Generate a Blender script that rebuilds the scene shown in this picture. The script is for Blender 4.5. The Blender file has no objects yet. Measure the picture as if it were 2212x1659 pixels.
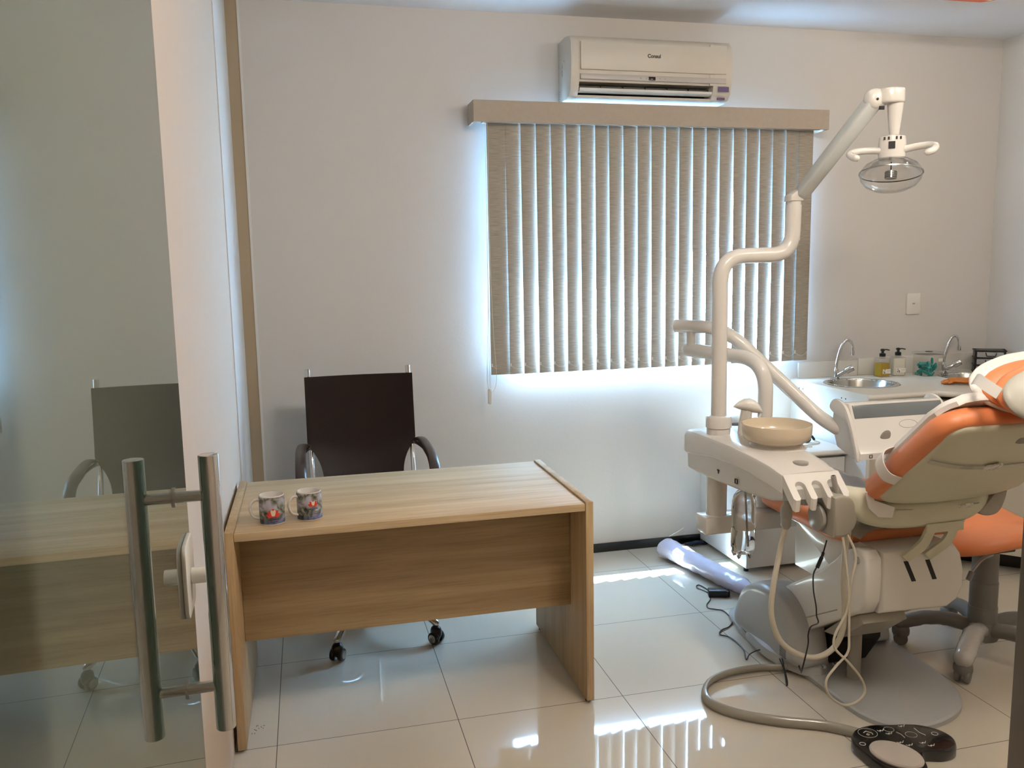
import bpy, bmesh, math, random
from mathutils import Vector, Matrix, noise
random.seed(7)
C = bpy.context.scene.collection
PI = math.pi

# ------------------------------------------------------------------ camera, light, exposure
def make_camera():
    yaw, pitch, roll = 0.2378, 0.1364, -0.0179
    cy, sy, cp, sp = math.cos(yaw), math.sin(yaw), math.cos(pitch), math.sin(pitch)
    fw = Vector((sy*cp, cy*cp, -sp)); r = Vector((cy, -sy, 0)); u = r.cross(fw)
    c, s = math.cos(roll), math.sin(roll)
    right = c*r + s*u; up = -s*r + c*u
    cam = bpy.data.cameras.new('camera'); o = bpy.data.objects.new('camera', cam); C.objects.link(o)
    m = Matrix((right, up, -fw)).transposed().to_4x4()
    m.translation = Vector((-0.0878, -4.1801, 1.5323)); o.matrix_world = m
    cam.sensor_fit = 'HORIZONTAL'; cam.sensor_width = 36; cam.lens = 1824.9/2212*36
    cam.clip_start = 0.02
    bpy.context.scene.camera = o
make_camera()
sc = bpy.context.scene
sc.view_settings.view_transform = 'Standard'; sc.view_settings.look = 'None'
sc.view_settings.gamma = 1; sc.view_settings.use_curve_mapping = False
sc.view_settings.exposure = 0.0
W = bpy.data.worlds.new('world'); sc.world = W; W.use_nodes = True
bg = W.node_tree.nodes['Background']; bg.inputs[0].default_value = (0.35, 0.65, 1.0, 1); bg.inputs[1].default_value = 80.0

def light(name, kind, loc, energy, color=(1,1,1), size=.1, rot=None, **k):
    l = bpy.data.lights.new(name, kind); l.energy = energy; l.color = color
    if kind == 'AREA': l.shape = 'RECTANGLE'; l.size = size[0]; l.size_y = size[1]
    elif kind == 'SUN': l.angle = size
    else: l.shadow_soft_size = size
    if kind == 'SPOT': l.spot_size = k.get('spot', 1.8); l.spot_blend = .6
    o = bpy.data.objects.new(name, l); C.objects.link(o); o.location = loc
    if rot: o.rotation_euler = rot
    return o
sun = light('sun', 'SUN', (1.7, 3, 6), 165, (.60, .82, 1), 0.009)
sun.rotation_euler = Vector((0.03, -1, -2.94)).to_track_quat('-Z', 'Y').to_euler()
WARM = (1.0, .89, .76)
# ------------------------------------------------------------------ materials
def lin(c):
    return tuple((x/12.92 if x <= .04045 else ((x+.055)/1.055)**2.4) for x in c[:3]) + (1,)
MATS = {}
def mat(name, rgb, rough=.5, metal=0, bump=0, bscale=200, var=0, vscale=6, coat=0, trans=0, ior=1.5, emis=None, estr=0, alpha=1, spec=.5, tl=0):
    """rgb is sRGB 0..1"""
    if name in MATS: return MATS[name]
    m = bpy.data.materials.new(name); m.use_nodes = True; MATS[name] = m
    nt = m.node_tree; b = nt.nodes['Principled BSDF']
    b.inputs['Base Color'].default_value = lin(rgb); b.inputs['Roughness'].default_value = rough
    b.inputs['Metallic'].default_value = metal; b.inputs['Coat Weight'].default_value = coat
    b.inputs['Transmission Weight'].default_value = trans; b.inputs['IOR'].default_value = ior
    b.inputs['Specular IOR Level'].default_value = spec; b.inputs['Alpha'].default_value = alpha
    if emis: b.inputs['Emission Color'].default_value = lin(emis); b.inputs['Emission Strength'].default_value = estr
    tc = nt.nodes.new('ShaderNodeTexCoord')
    if var:
        n = nt.nodes.new('ShaderNodeTexNoise'); n.inputs['Scale'].default_value = vscale; n.inputs['Detail'].default_value = 4
        nt.links.new(tc.outputs['Object'], n.inputs['Vector'])
        mx = nt.nodes.new('ShaderNodeMix'); mx.data_type = 'RGBA'
        c = lin(rgb); mx.inputs['A'].default_value = tuple(x*(1-var) for x in c[:3])+(1,)
        mx.inputs['B'].default_value = tuple(min(1, x*(1+var)) for x in c[:3])+(1,)
        nt.links.new(n.outputs['Fac'], mx.inputs['Factor']); nt.links.new(mx.outputs['Result'], b.inputs['Base Color'])
    if bump:
        n = nt.nodes.new('ShaderNodeTexNoise'); n.inputs['Scale'].default_value = bscale; n.inputs['Detail'].default_value = 3
        nt.links.new(tc.outputs['Object'], n.inputs['Vector'])
        bp = nt.nodes.new('ShaderNodeBump'); bp.inputs['Strength'].default_value = bump; bp.inputs['Distance'].default_value = .002
        nt.links.new(n.outputs['Fac'], bp.inputs['Height']); nt.links.new(bp.outputs['Normal'], b.inputs['Normal'])
    if tl:
        t = nt.nodes.new('ShaderNodeBsdfTranslucent'); t.inputs[0].default_value = lin(rgb)
        ms = nt.nodes.new('ShaderNodeMixShader'); ms.inputs[0].default_value = tl
        out = nt.nodes['Material Output']
        nt.links.new(b.outputs[0], ms.inputs[1]); nt.links.new(t.outputs[0], ms.inputs[2]); nt.links.new(ms.outputs[0], out.inputs[0])
    return m

def wood(name, axis, rgb1=(.83,.745,.61), rgb2=(.73,.63,.485)):
    m = bpy.data.materials.new(name); m.use_nodes = True; nt = m.node_tree; b = nt.nodes['Principled BSDF']
    b.inputs['Roughness'].default_value = .42
    tc = nt.nodes.new('ShaderNodeTexCoord'); mp = nt.nodes.new('ShaderNodeMapping')
    s = [14, 14, 14]; s[axis] = .9; mp.inputs['Scale'].default_value = s
    nt.links.new(tc.outputs['Object'], mp.inputs[0])
    n = nt.nodes.new('ShaderNodeTexNoise'); n.inputs['Scale'].default_value = 1.0; n.inputs['Detail'].default_value = 6; n.inputs['Roughness'].default_value = .62; n.inputs['Distortion'].default_value = .4
    nt.links.new(mp.outputs[0], n.inputs['Vector'])
    mp2 = nt.nodes.new('ShaderNodeMapping'); s = [160, 160, 160]; s[axis] = 5; mp2.inputs['Scale'].default_value = s
    nt.links.new(tc.outputs['Object'], mp2.inputs[0])
    n2 = nt.nodes.new('ShaderNodeTexNoise'); n2.inputs['Scale'].default_value = 1; n2.inputs['Detail'].default_value = 3
    nt.links.new(mp2.outputs[0], n2.inputs['Vector'])
    r = nt.nodes.new('ShaderNodeValToRGB'); r.color_ramp.elements[0].position = .36; r.color_ramp.elements[1].position = .62
    r.color_ramp.elements[0].color = lin(rgb2); r.color_ramp.elements[1].color = lin(rgb1)
    nt.links.new(n.outputs['Fac'], r.inputs[0])
    r2 = nt.nodes.new('ShaderNodeValToRGB'); r2.color_ramp.elements[0].position = .3; r2.color_ramp.elements[1].position = .5
    r2.color_ramp.elements[0].color = (.80,.76,.70,1); r2.color_ramp.elements[1].color = (1,1,1,1)
    nt.links.new(n2.outputs['Fac'], r2.inputs[0])
    mx = nt.nodes.new('ShaderNodeMix'); mx.data_type = 'RGBA'; mx.blend_type = 'MULTIPLY'; mx.inputs['Factor'].default_value = .8
    nt.links.new(r.outputs[0], mx.inputs['A']); nt.links.new(r2.outputs[0], mx.inputs['B'])
    nt.links.new(mx.outputs['Result'], b.inputs['Base Color'])
    bp = nt.nodes.new('ShaderNodeBump'); bp.inputs['Strength'].default_value = .08; bp.inputs['Distance'].default_value = .001
    nt.links.new(n2.outputs['Fac'], bp.inputs['Height']); nt.links.new(bp.outputs['Normal'], b.inputs['Normal'])
    return m
def plaster(name, rgb):
    m = mat(name, rgb, .75, bump=.25, bscale=60, spec=.25)
    return m
def tiles():
    m = bpy.data.materials.new('porcelain_tile'); m.use_nodes = True; nt = m.node_tree; b = nt.nodes['Principled BSDF']
    tc = nt.nodes.new('ShaderNodeTexCoord'); mp = nt.nodes.new('ShaderNodeMapping')
    mp.inputs['Location'].default_value = (0.2469+6, 1.491+6, 0)
    nt.links.new(tc.outputs['Object'], mp.inputs[0])
    br = nt.nodes.new('ShaderNodeTexBrick'); br.offset = 0; br.squash = 1
    br.inputs['Scale'].default_value = 1; br.inputs['Brick Width'].default_value = .6; br.inputs['Row Height'].default_value = .6
    br.inputs['Mortar Size'].default_value = .0014; br.inputs['Mortar Smooth'].default_value = 0; br.inputs['Bias'].default_value = 0
    br.inputs['Color1'].default_value = lin((.80,.765,.70)); br.inputs['Color2'].default_value = lin((.815,.78,.715)); br.inputs['Mortar'].default_value = lin((.30,.25,.20))
    nt.links.new(mp.outputs[0], br.inputs['Vector'])
    n = nt.nodes.new('ShaderNodeTexNoise'); n.inputs['Scale'].default_value = 3; n.inputs['Detail'].default_value = 5
    nt.links.new(tc.outputs['Object'], n.inputs['Vector'])
    mx = nt.nodes.new('ShaderNodeMix'); mx.data_type = 'RGBA'; mx.blend_type = 'MULTIPLY'; mx.inputs['Factor'].default_value = 1
    r = nt.nodes.new('ShaderNodeValToRGB'); r.color_ramp.elements[0].color = (.93,.93,.93,1); r.color_ramp.elements[1].color = (1,1,1,1)
    nt.links.new(n.outputs['Fac'], r.inputs[0]); nt.links.new(br.outputs['Color'], mx.inputs['A']); nt.links.new(r.outputs[0], mx.inputs['B'])
    nt.links.new(mx.outputs['Result'], b.inputs['Base Color'])
    rr = nt.nodes.new('ShaderNodeMapRange'); rr.inputs['To Min'].default_value = .035; rr.inputs['To Max'].default_value = .6
    nt.links.new(br.outputs['Fac'], rr.inputs['Value']); nt.links.new(rr.outputs[0], b.inputs['Roughness'])
    b.inputs['Specular IOR Level'].default_value = .62; b.inputs['IOR'].default_value = 1.55
    return m
def fabric_blind():
    m = bpy.data.materials.new('blind_fabric'); m.use_nodes = True; nt = m.node_tree; b = nt.nodes['Principled BSDF']
    tc = nt.nodes.new('ShaderNodeTexCoord'); mp = nt.nodes.new('ShaderNodeMapping'); mp.inputs['Scale'].default_value = (18, 18, 420)
    nt.links.new(tc.outputs['Object'], mp.inputs[0])
    n = nt.nodes.new('ShaderNodeTexNoise'); n.inputs['Scale'].default_value = 1; n.inputs['Detail'].default_value = 4
    nt.links.new(mp.outputs[0], n.inputs['Vector'])
    r = nt.nodes.new('ShaderNodeValToRGB'); r.color_ramp.elements[0].position = .3; r.color_ramp.elements[1].position = .7
    r.color_ramp.elements[0].color = lin((.56,.53,.485)); r.color_ramp.elements[1].color = lin((.69,.66,.61))
    nt.links.new(n.outputs['Fac'], r.inputs[0]); nt.links.new(r.outputs[0], b.inputs['Base Color'])
    b.inputs['Roughness'].default_value = .8; b.inputs['Specular IOR Level'].default_value = .2
    t = nt.nodes.new('ShaderNodeBsdfTranslucent'); nt.links.new(r.outputs[0], t.inputs[0])
    ms = nt.nodes.new('ShaderNodeMixShader'); ms.inputs[0].default_value = .012
    nt.links.new(b.outputs[0], ms.inputs[1]); nt.links.new(t.outputs[0], ms.inputs[2]); nt.links.new(ms.outputs[0], nt.nodes['Material Output'].inputs[0])
    return m
def thin_glass(name, tint=(1,1,1,1), rough=0, minr=.04):
    m = bpy.data.materials.new(name); m.use_nodes = True; nt = m.node_tree; nt.nodes.remove(nt.nodes['Principled BSDF'])
    f = nt.nodes.new('ShaderNodeLayerWeight'); f.inputs[0].default_value = .5
    pw = nt.nodes.new('ShaderNodeMath'); pw.operation = 'POWER'; pw.inputs[1].default_value = 4.5
    nt.links.new(f.outputs['Facing'], pw.inputs[0])
    t = nt.nodes.new('ShaderNodeBsdfTransparent'); t.inputs[0].default_value = tint
    g = nt.nodes.new('ShaderNodeBsdfGlossy'); g.inputs['Roughness'].default_value = rough
    ms = nt.nodes.new('ShaderNodeMixShader')
    mr = nt.nodes.new('ShaderNodeMapRange'); mr.inputs['To Min'].default_value = minr
    nt.links.new(pw.outputs[0], mr.inputs['Value']); nt.links.new(mr.outputs[0], ms.inputs[0])
    nt.links.new(t.outputs[0], ms.inputs[1]); nt.links.new(g.outputs[0], ms.inputs[2]); nt.links.new(ms.outputs[0], nt.nodes['Material Output'].inputs[0])
    return m
def mug_print():
    m = bpy.data.materials.new('mug_print'); m.use_nodes = True; nt = m.node_tree; b = nt.nodes['Principled BSDF']; b.inputs['Roughness'].default_value = .15
    tc = nt.nodes.new('ShaderNodeTexCoord')
    v = nt.nodes.new('ShaderNodeTexVoronoi'); v.inputs['Scale'].default_value = 42; v.feature = 'SMOOTH_F1'
    n = nt.nodes.new('ShaderNodeTexNoise'); n.inputs['Scale'].default_value = 30; n.inputs['Distortion'].default_value = 1.2
    mx0 = nt.nodes.new('ShaderNodeMix'); mx0.data_type = 'RGBA'; mx0.inputs['Factor'].default_value = .35
    nt.links.new(tc.outputs['Object'], n.inputs['Vector']); nt.links.new(tc.outputs['Object'], mx0.inputs['A']); nt.links.new(n.outputs['Color'], mx0.inputs['B'])
    nt.links.new(tc.outputs['Object'], v.inputs['Vector'])
    r = nt.nodes.new('ShaderNodeValToRGB')
    e = r.color_ramp.elements; e[0].position = .33; e[0].color = lin((.20,.22,.21)); e[1].position = .66; e[1].color = lin((.72,.71,.76))
    x = e.new(.43); x.color = lin((.45,.47,.40)); x = e.new(.53); x.color = lin((.60,.59,.62))
    nt.links.new(n.outputs['Fac'], r.inputs[0])
    # bluish toward the foot of the mug, as printed
    sx = nt.nodes.new('ShaderNodeSeparateXYZ'); nt.links.new(tc.outputs['Object'], sx.inputs[0])
    mr = nt.nodes.new('ShaderNodeMapRange'); mr.inputs['From Min'].default_value = .035; mr.inputs['From Max'].default_value = .005
    nt.links.new(sx.outputs['Z'], mr.inputs['Value'])
    mx = nt.nodes.new('ShaderNodeMix'); mx.data_type = 'RGBA'; mx.blend_type = 'MULTIPLY'
    mx.inputs['B'].default_value = lin((.55,.62,.85)); nt.links.new(mr.outputs[0], mx.inputs['Factor']); nt.links.new(r.outputs[0], mx.inputs['A'])
    nt.links.new(mx.outputs['Result'], b.inputs['Base Color'])
    return m

M_wall = plaster('wall_paint', (.82,.81,.795)); M_wallL = plaster('wall_paint_left', (.785,.725,.665))
M_ceil = plaster('ceiling_paint', (.91,.91,.92)); M_floor = tiles()
M_black = mat('black_plastic', (.045,.045,.05), .35); M_basebd = mat('black_stone', (.05,.05,.055), .3, var=.3, vscale=30)
M_beige = mat('beige_trim', (.67,.60,.50), .6, bump=.1); M_white = mat('white_gloss', (.86,.85,.82), .25, coat=.3)
M_lam = mat('white_laminate', (.86,.86,.85), .35, bump=.05, bscale=400)
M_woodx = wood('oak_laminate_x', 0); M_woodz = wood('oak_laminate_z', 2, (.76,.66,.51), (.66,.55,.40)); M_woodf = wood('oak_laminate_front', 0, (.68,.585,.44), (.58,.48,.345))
M_grey_in = mat('desk_inner_laminate', (.62,.58,.53), .5)
M_chrome = mat('chrome', (.85,.86,.87), .08, 1); M_steel = mat('brushed_steel', (.72,.73,.72), .22, 1)
M_leather = mat('dark_brown_leather', (.095,.045,.030), .45, bump=.25, bscale=260, spec=.2)
M_arm = mat('dark_wood_arm', (.22,.17,.14), .3, bump=.1, bscale=90, var=.25, vscale=30)
M_blind = fabric_blind(); M_back = mat('blind_backing', (.88,.89,.91), .7, spec=.2); M_val = mat('valance_fabric', (.69,.645,.59), .8, bump=.4, bscale=300, var=.06, vscale=60, spec=.2)
M_ac = mat('ac_plastic', (.79,.765,.72), .4); M_acg = mat('ac_grey_strip', (.70,.68,.66), .35); M_acw = mat('ac_louver', (.84,.84,.82), .35)
M_dent = mat('dental_enamel', (.885,.87,.845), .22, coat=.4); M_dentw = mat('dental_white', (.90,.89,.865), .2, coat=.4)
M_shell = mat('dental_shell', (.80,.79,.70), .42, coat=.05); M_dgrey = mat('dental_grey', (.62,.61,.58), .3, coat=.2)
M_grey2 = mat('plinth_grey', (.66,.665,.66), .3, coat=.2); M_pad = mat('hinge_grey', (.62,.60,.55), .4)
M_orange = mat('orange_vinyl', (.85,.51,.32), .38, bump=.12, bscale=500, spec=.45)
M_cover = mat('white_cover_vinyl', (.92,.905,.885), .42, bump=.5, bscale=45, coat=.2)
M_hose = mat('hose_ivory', (.80,.77,.70), .3); M_tube = mat('grey_hose', (.56,.54,.49), .22, coat=.3)
M_bowl = mat('bowl_ceramic', (.86,.80,.70), .12, coat=.6); M_screen = mat('smoke_panel', (.42,.45,.46), .12, coat=.6)
M_stool = mat('stool_grey', (.47,.46,.44), .45); M_wrap = mat('plastic_wrap', (.72,.71,.69), .2, bump=.8, bscale=60, coat=.5)
M_lilac = mat('wrapping_plastic', (.80,.79,.88), .22, bump=.9, bscale=18, coat=.5)
M_counter = mat('counter_laminate', (.86,.85,.82), .35, bump=.05, bscale=300); M_cab = mat('cabinet_grey', (.75,.72,.66), .4)
M_glassdoor = mat('door_glass', (.60,.68,.65), 0, trans=1, ior=1.55)
M_pane = thin_glass('window_pane'); M_clear = thin_glass('clear_plastic', (.96,.96,.96,1), .03, minr=.04)
M_clearw = thin_glass('lamp_lens', (.99,.99,.99,1), .01, minr=.04); M_water = mat('water_bottle_clear', (.97,.98,.98), .02, trans=1, ior=1.33)
M_amber = mat('amber_soap', (.80,.66,.22), .1, trans=.35, ior=1.35); M_cream = mat('cream_soap', (.88,.87,.80), .2)
M_teal = mat('teal_plastic', (.12,.56,.53), .3, coat=.3); M_label = mat('label_paper', (.92,.91,.88), .5); M_ink = mat('ink', (.12,.11,.12), .5)
M_glove = mat('orange_rubber', (.72,.42,.16), .5, bump=.3, bscale=80, var=.15, vscale=30); M_silverbox = mat('drawer_silver', (.60,.60,.60), .3, var=.1, vscale=20)
M_purple = mat('purple_sticker', (.36,.28,.45), .4); M_redprint = mat('red_print', (.82,.24,.20), .2); M_creamprint = mat('cream_print', (.88,.84,.74), .2)
M_navy = mat('navy_print', (.12,.13,.22), .3); M_mug = mat('white_ceramic', (.88,.86,.83), .12, coat=.5); M_mugp = mug_print()
M_blue = mat('blue_black_plastic', (.07,.13,.22), .3); M_fixture = mat('orange_fixture', (.85,.36,.16), .35); M_bulb = mat('bulb', (1,.9,.75), .4, emis=(1,.86,.68), estr=40)
M_diff = mat('diffuser', (.95,.93,.88), .4, emis=(1,.9,.75), estr=1.2)
M_alu = mat('aluminium', (.45,.43,.40), .4, .7); M_pilot = mat('dark_brown', (.09,.075,.06), .6); M_dark = mat('dark_slot', (.035,.03,.025), .6)  # M_pilot is a plain dark brown
M_refl = mat('reflector', (.9,.9,.9), .05, .6); M_oorange = mat('display_glass', (.10,.05,.05), .15)

# ------------------------------------------------------------------ geometry helpers
ROOT = {}
def origin(p):
    return ROOT.get(p.name, Vector((0,0,0))) if p else Vector((0,0,0))
def thing(name, label, cat, loc=(0,0,0), group=None, rz=0):
    o = bpy.data.objects.new(name, None); C.objects.link(o); o.location = loc; o.rotation_euler = (0,0,rz)
    o.empty_display_size = .05; ROOT[o.name] = Vector(loc)
    o['label'] = label; o['category'] = cat
    if group: o['group'] = group
    return o
def tag(o, label, cat, group=None):
    o['label'] = label; o['category'] = cat
    if group: o['group'] = group
    return o
def obj(name, bm, m, parent=None, smooth=True, ang=35, local=False, label=None, recalc=True):
    if recalc: bmesh.ops.recalc_face_normals(bm, faces=bm.faces)
    me = bpy.data.meshes.new(name)
    org = Vector((0,0,0))
    if parent is not None and not local:
        org = origin(parent)
        bmesh.ops.translate(bm, verts=bm.verts, vec=-org)
    bm.to_mesh(me); bm.free()
    if smooth:
        me.shade_smooth(); me.set_sharp_from_angle(angle=math.radians(ang))
    o = bpy.data.objects.new(name, me); C.objects.link(o); me.materials.append(m)
    if parent is not None:
        o.parent = parent
        if not local: ROOT[o.name] = org
    if label: o['label'] = label
    return o
def lone(name, bm, m, label, cat, group=None, **k):
    """a thing that is one mesh, with its origin at its base"""
    xs = [v.co.x for v in bm.verts]; ys = [v.co.y for v in bm.verts]; zs = [v.co.z for v in bm.verts]
    c = Vector(((min(xs)+max(xs))/2, (min(ys)+max(ys))/2, min(zs)))
    bmesh.ops.translate(bm, verts=bm.verts, vec=-c)
    o = obj(name, bm, m, None, **k); o.location = c; return tag(o, label, cat, group)
def struct(name, bm, m, parent=None, label=None, **k):
    o = obj(name, bm, m, parent, **k)
    if parent is None: o['kind'] = 'structure'
    if label: o['label'] = label
    return o
def NB(): return bmesh.new()
def box(x0, x1, y0, y1, z0, z1, bev=0, seg=2, bm=None):
    t = bmesh.new(); r = bmesh.ops.create_cube(t, size=1)
    for v in t.verts: v.co = Vector(((x0+x1)/2+v.co.x*(x1-x0), (y0+y1)/2+v.co.y*(y1-y0), (z0+z1)/2+v.co.z*(z1-z0)))
    if bev: bmesh.ops.bevel(t, geom=t.edges[:], offset=bev, segments=seg, profile=.5, affect='EDGES')
    return merge(bm, t)
def merge(bm, t):
    if bm is None: return t
    me = bpy.data.meshes.new('tmp'); t.to_mesh(me); t.free(); bm.from_mesh(me); bpy.data.meshes.remove(me); return bm
def ring_loft(rings, cap=True, closed=True, bm=None):
    t = bmesh.new(); vs = [[t.verts.new(p) for p in r] for r in rings]
    n = len(rings[0])
    for a, b in zip(vs, vs[1:]):
        for i in range(n if closed else n-1):
            j = (i+1) % n
            try: t.faces.new((a[i], a[j], b[j], b[i]))
            except ValueError: pass
    if cap and closed:
        t.faces.new(vs[0][::-1]); t.faces.new(vs[-1])
    return merge(bm, t)
def catmull(P, n=8, closed=False):
    P = [Vector(p) for p in P]; out = []; L = len(P)
    rng = range(L if closed else L-1)
    for i in rng:
        if closed: p0, p1, p2, p3 = P[(i-1)%L], P[i], P[(i+1)%L], P[(i+2)%L]
        else: p0, p1, p2, p3 = P[max(i-1,0)], P[i], P[i+1], P[min(i+2,L-1)]
        for k in range(n):
            t = k/n
            out.append(.5*((2*p1)+(-p0+p2)*t+(2*p0-5*p1+4*p2-p3)*t*t+(-p0+3*p1-3*p2+p3)*t**3))
    if not closed: out.append(P[-1])
    return out
def fillet(P, r, n=8):
    P = [Vector(p) for p in P]; out = [P[0]]
    for i in range(1, len(P)-1):
        a = (P[i-1]-P[i]); b = (P[i+1]-P[i]); ra = min(r, a.length*.49, b.length*.49)
        A = P[i]+a.normalized()*ra; B = P[i]+b.normalized()*ra
        for k in range(n+1):
            t = k/n; out.append((1-t)**2*A+2*(1-t)*t*P[i]+t*t*B)
    out.append(P[-1]); return out
def tube(path, r, n=14, bm=None, caps=True, flat=None, round_end=False):
    """sweep; r number or list; flat=(a,b) multipliers for elliptical section (side, up)"""
    P = [Vector(p) for p in path]; L = len(P)
    if round_end:
        d0 = (P[0]-P[1]).normalized(); d1 = (P[-1]-P[-2]).normalized()
        R = r if not isinstance(r, (list, tuple)) else None
        ra = [R]*L if R else list(r)
        pre = [(P[0]+d0*ra[0]*s, ra[0]*c) for s, c in ((.98,.2),(.87,.5),(.5,.87))]
        post = [(P[-1]+d1*ra[-1]*s, ra[-1]*c) for s, c in ((.5,.87),(.87,.5),(.98,.2))]
        P = [p for p, _ in pre]+P+[p for p, _ in post]; ra = [q for _, q in pre]+ra+[q for _, q in post]; L = len(P)
    else: ra = list(r) if isinstance(r, (list, tuple)) else [r]*L
    T = []
    for i in range(L):
        a = P[max(i-1, 0)]; b = P[min(i+1, L-1)]; T.append((b-a).normalized())
    up = Vector((0,0,1)) if abs(T[0].z) < .9 else Vector((0,1,0))
    N = (up - T[0]*up.dot(T[0])).normalized(); rings = []
    fa, fb = flat or (1,1)
    for i in range(L):
        if i:
            N = (N - T[i]*N.dot(T[i])).normalized()
        B = T[i].cross(N)
        rings.append([P[i]+ra[i]*(math.cos(2*PI*k/n)*N*fb+math.sin(2*PI*k/n)*B*fa) for k in range(n)])
    return ring_loft(rings, caps, True, bm)
def lathe(prof, c=(0,0,0), n=32, bm=None, axis=Vector((0,0,1)), sx=1, sy=1, caps=True):
    axis = Vector(axis).normalized(); q = Vector((0,0,1)).rotation_difference(axis); c = Vector(c)
    rings = [[c+q@Vector((r*math.cos(2*PI*k/n)*sx, r*math.sin(2*PI*k/n)*sy, z)) for k in range(n)] for r, z in prof]
    return ring_loft(rings, caps, True, bm)
def cyl(c0, c1, r, n=20, bm=None, bev=0):
    c0 = Vector(c0); c1 = Vector(c1); L = (c1-c0).length
    if bev: pr = [(r-bev,0),(r-bev*.3,bev*.3),(r,bev),(r,L-bev),(r-bev*.3,L-bev*.3),(r-bev,L)]
    else: pr = [(r,0),(r,L)]
    return lathe(pr, c0, n, bm, c1-c0)
def frame(o, ex, ey):
    ex = Vector(ex).normalized(); ey = Vector(ey); ey = (ey-ex*ey.dot(ex)).normalized(); ez = ex.cross(ey)
    return Vector(o), ex, ey, ez
def fp(F, a, b, c): return F[0]+F[1]*a+F[2]*b+F[3]*c
def slab(F, outline, layers, bm=None, bulge=None):
    """stack of scaled outlines in frame F; layers [(height, inset)], bulge at the last cap: list of (height, inset)"""
    ca = (min(a for a,b in outline)+max(a for a,b in outline))/2; cb = (min(b for a,b in outline)+max(b for a,b in outline))/2
    ha = max(a for a,b in outline)-ca; hb = max(b for a,b in outline)-cb
    rings = []
    for h, ins in layers:
        sa = max(.02, (ha-ins)/ha); sb = max(.02, (hb-ins)/hb)
        rings.append([fp(F, ca+(a-ca)*sa, cb+(b-cb)*sb, h) for a, b in outline])
    return ring_loft(rings, True, True, bm)
def rrect(a0, a1, b0, b1, r, n=6):
    out = []
    for cx, cy, s in ((a1-r,b1-r,0),(a0+r,b1-r,1),(a0+r,b0+r,2),(a1-r,b0+r,3)):
        for k in range(n+1):
            t = (s+k/n)*PI/2; out.append((cx+r*math.cos(t), cy+r*math.sin(t)))
    return out
def prism(outline, axis, h0, h1, bm=None, bev=0, seg=2):
    """outline (a,b) extruded along axis ('x': a=y,b=z ; 'y': a=x,b=z ; 'z': a=x,b=y)"""
    def P(a, b, h):
        return Vector((h,a,b)) if axis == 'x' else Vector((a,h,b)) if axis == 'y' else Vector((a,b,h))
    t = bmesh.new(); A = [t.verts.new(P(a,b,h0)) for a,b in outline]; B = [t.verts.new(P(a,b,h1)) for a,b in outline]
    n = len(A); f0 = t.faces.new(A[::-1]); f1 = t.faces.new(B)
    for i in range(n): t.faces.new((A[i],A[(i+1)%n],B[(i+1)%n],B[i]))
    bmesh.ops.recalc_face_normals(t, faces=t.faces)
    if bev:
        es = [e for e in t.edges if (f0 in e.link_faces) or (f1 in e.link_faces)]
        bmesh.ops.bevel(t, geom=es, offset=bev, segments=seg, profile=.5, affect='EDGES')
    return merge(bm, t)
def smooth2(P, n=5):
    return [(v.x, v.y) for v in catmull([(a,b,0) for a,b in P], n, True)]
def superell(c, rx, ry, rz, e=2.5, n=28, m=16, bm=None, rot=None):
    def sp(x, p): return math.copysign(abs(x)**p, x)
    q = 2/e; rings = []; c = Vector(c)
    for i in range(1, m):
        ph = -PI/2+PI*i/m; R = sp(math.cos(ph), q); Z = sp(math.sin(ph), q)*rz; r = []
        for k in range(n):
            t = 2*PI*k/n; p = Vector((rx*R*sp(math.cos(t), q), ry*R*sp(math.sin(t), q), Z))
            if rot: p = rot@p
            r.append(c+p)
        rings.append(r)
    return ring_loft(rings, True, True, bm)
def text_mesh(s, size, mtx, depth=.0006, bold=0):
    cu = bpy.data.curves.new('t', 'FONT'); cu.body = s; cu.size = size; cu.extrude = depth; cu.align_x = 'CENTER'; cu.align_y = 'CENTER'; cu.offset = bold
    o = bpy.data.objects.new('t', cu); C.objects.link(o); dg = bpy.context.evaluated_depsgraph_get()
    me = bpy.data.meshes.new_from_object(o.evaluated_get(dg)); bm = bmesh.new(); bm.from_mesh(me); bm.transform(mtx)
    bpy.data.objects.remove(o); bpy.data.curves.remove(cu); bpy.data.meshes.remove(me); return bm
def copy_tree(o, parent=None):
    c = o.copy(); C.objects.link(c)
    if parent is not None: c.parent = parent
    for ch in o.children: copy_tree(ch, c)
    return c

# ------------------------------------------------------------------ the setting
XL, XR, ZC, YF = -0.378, 3.816, 2.76, -5.6
struct('floor', box(XL-.2, XR+.2, YF-.2, .3, -.1, 0), M_floor, smooth=False)
struct('ceiling', box(XL-.2, XR+.2, YF-.2, .3, ZC, ZC+.1), M_ceil, smooth=False)
struct('wall_left', box(XL-.15, XL, YF, .0, 0, ZC), M_wallL, smooth=False)
struct('wall_right', box(XR, XR+.15, YF, .0, 0, ZC), M_wall, smooth=False)
struct('wall_front', box(XL-.15, XR+.15, YF-.15, YF, 0, ZC), M_wallL, smooth=False)
WX0, WX1, WZ0, WZ1 = .89, 2.50, 1.015, 2.19
wb = box(XL-.15, WX0, 0, .16, 0, ZC); box(WX1, XR+.15, 0, .16, 0, ZC, bm=wb); box(WX0, WX1, 0, .16, 0, WZ0, bm=wb); box(WX0, WX1, 0, .16, WZ1, ZC, bm=wb)
struct('wall_back', wb, M_wall, smooth=False)
win = bpy.data.objects.new('window_1', None); C.objects.link(win); win['kind'] = 'structure'; win.location = (1.7, .1, WZ0); ROOT['window_1'] = Vector(win.location)
fb = NB()
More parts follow.
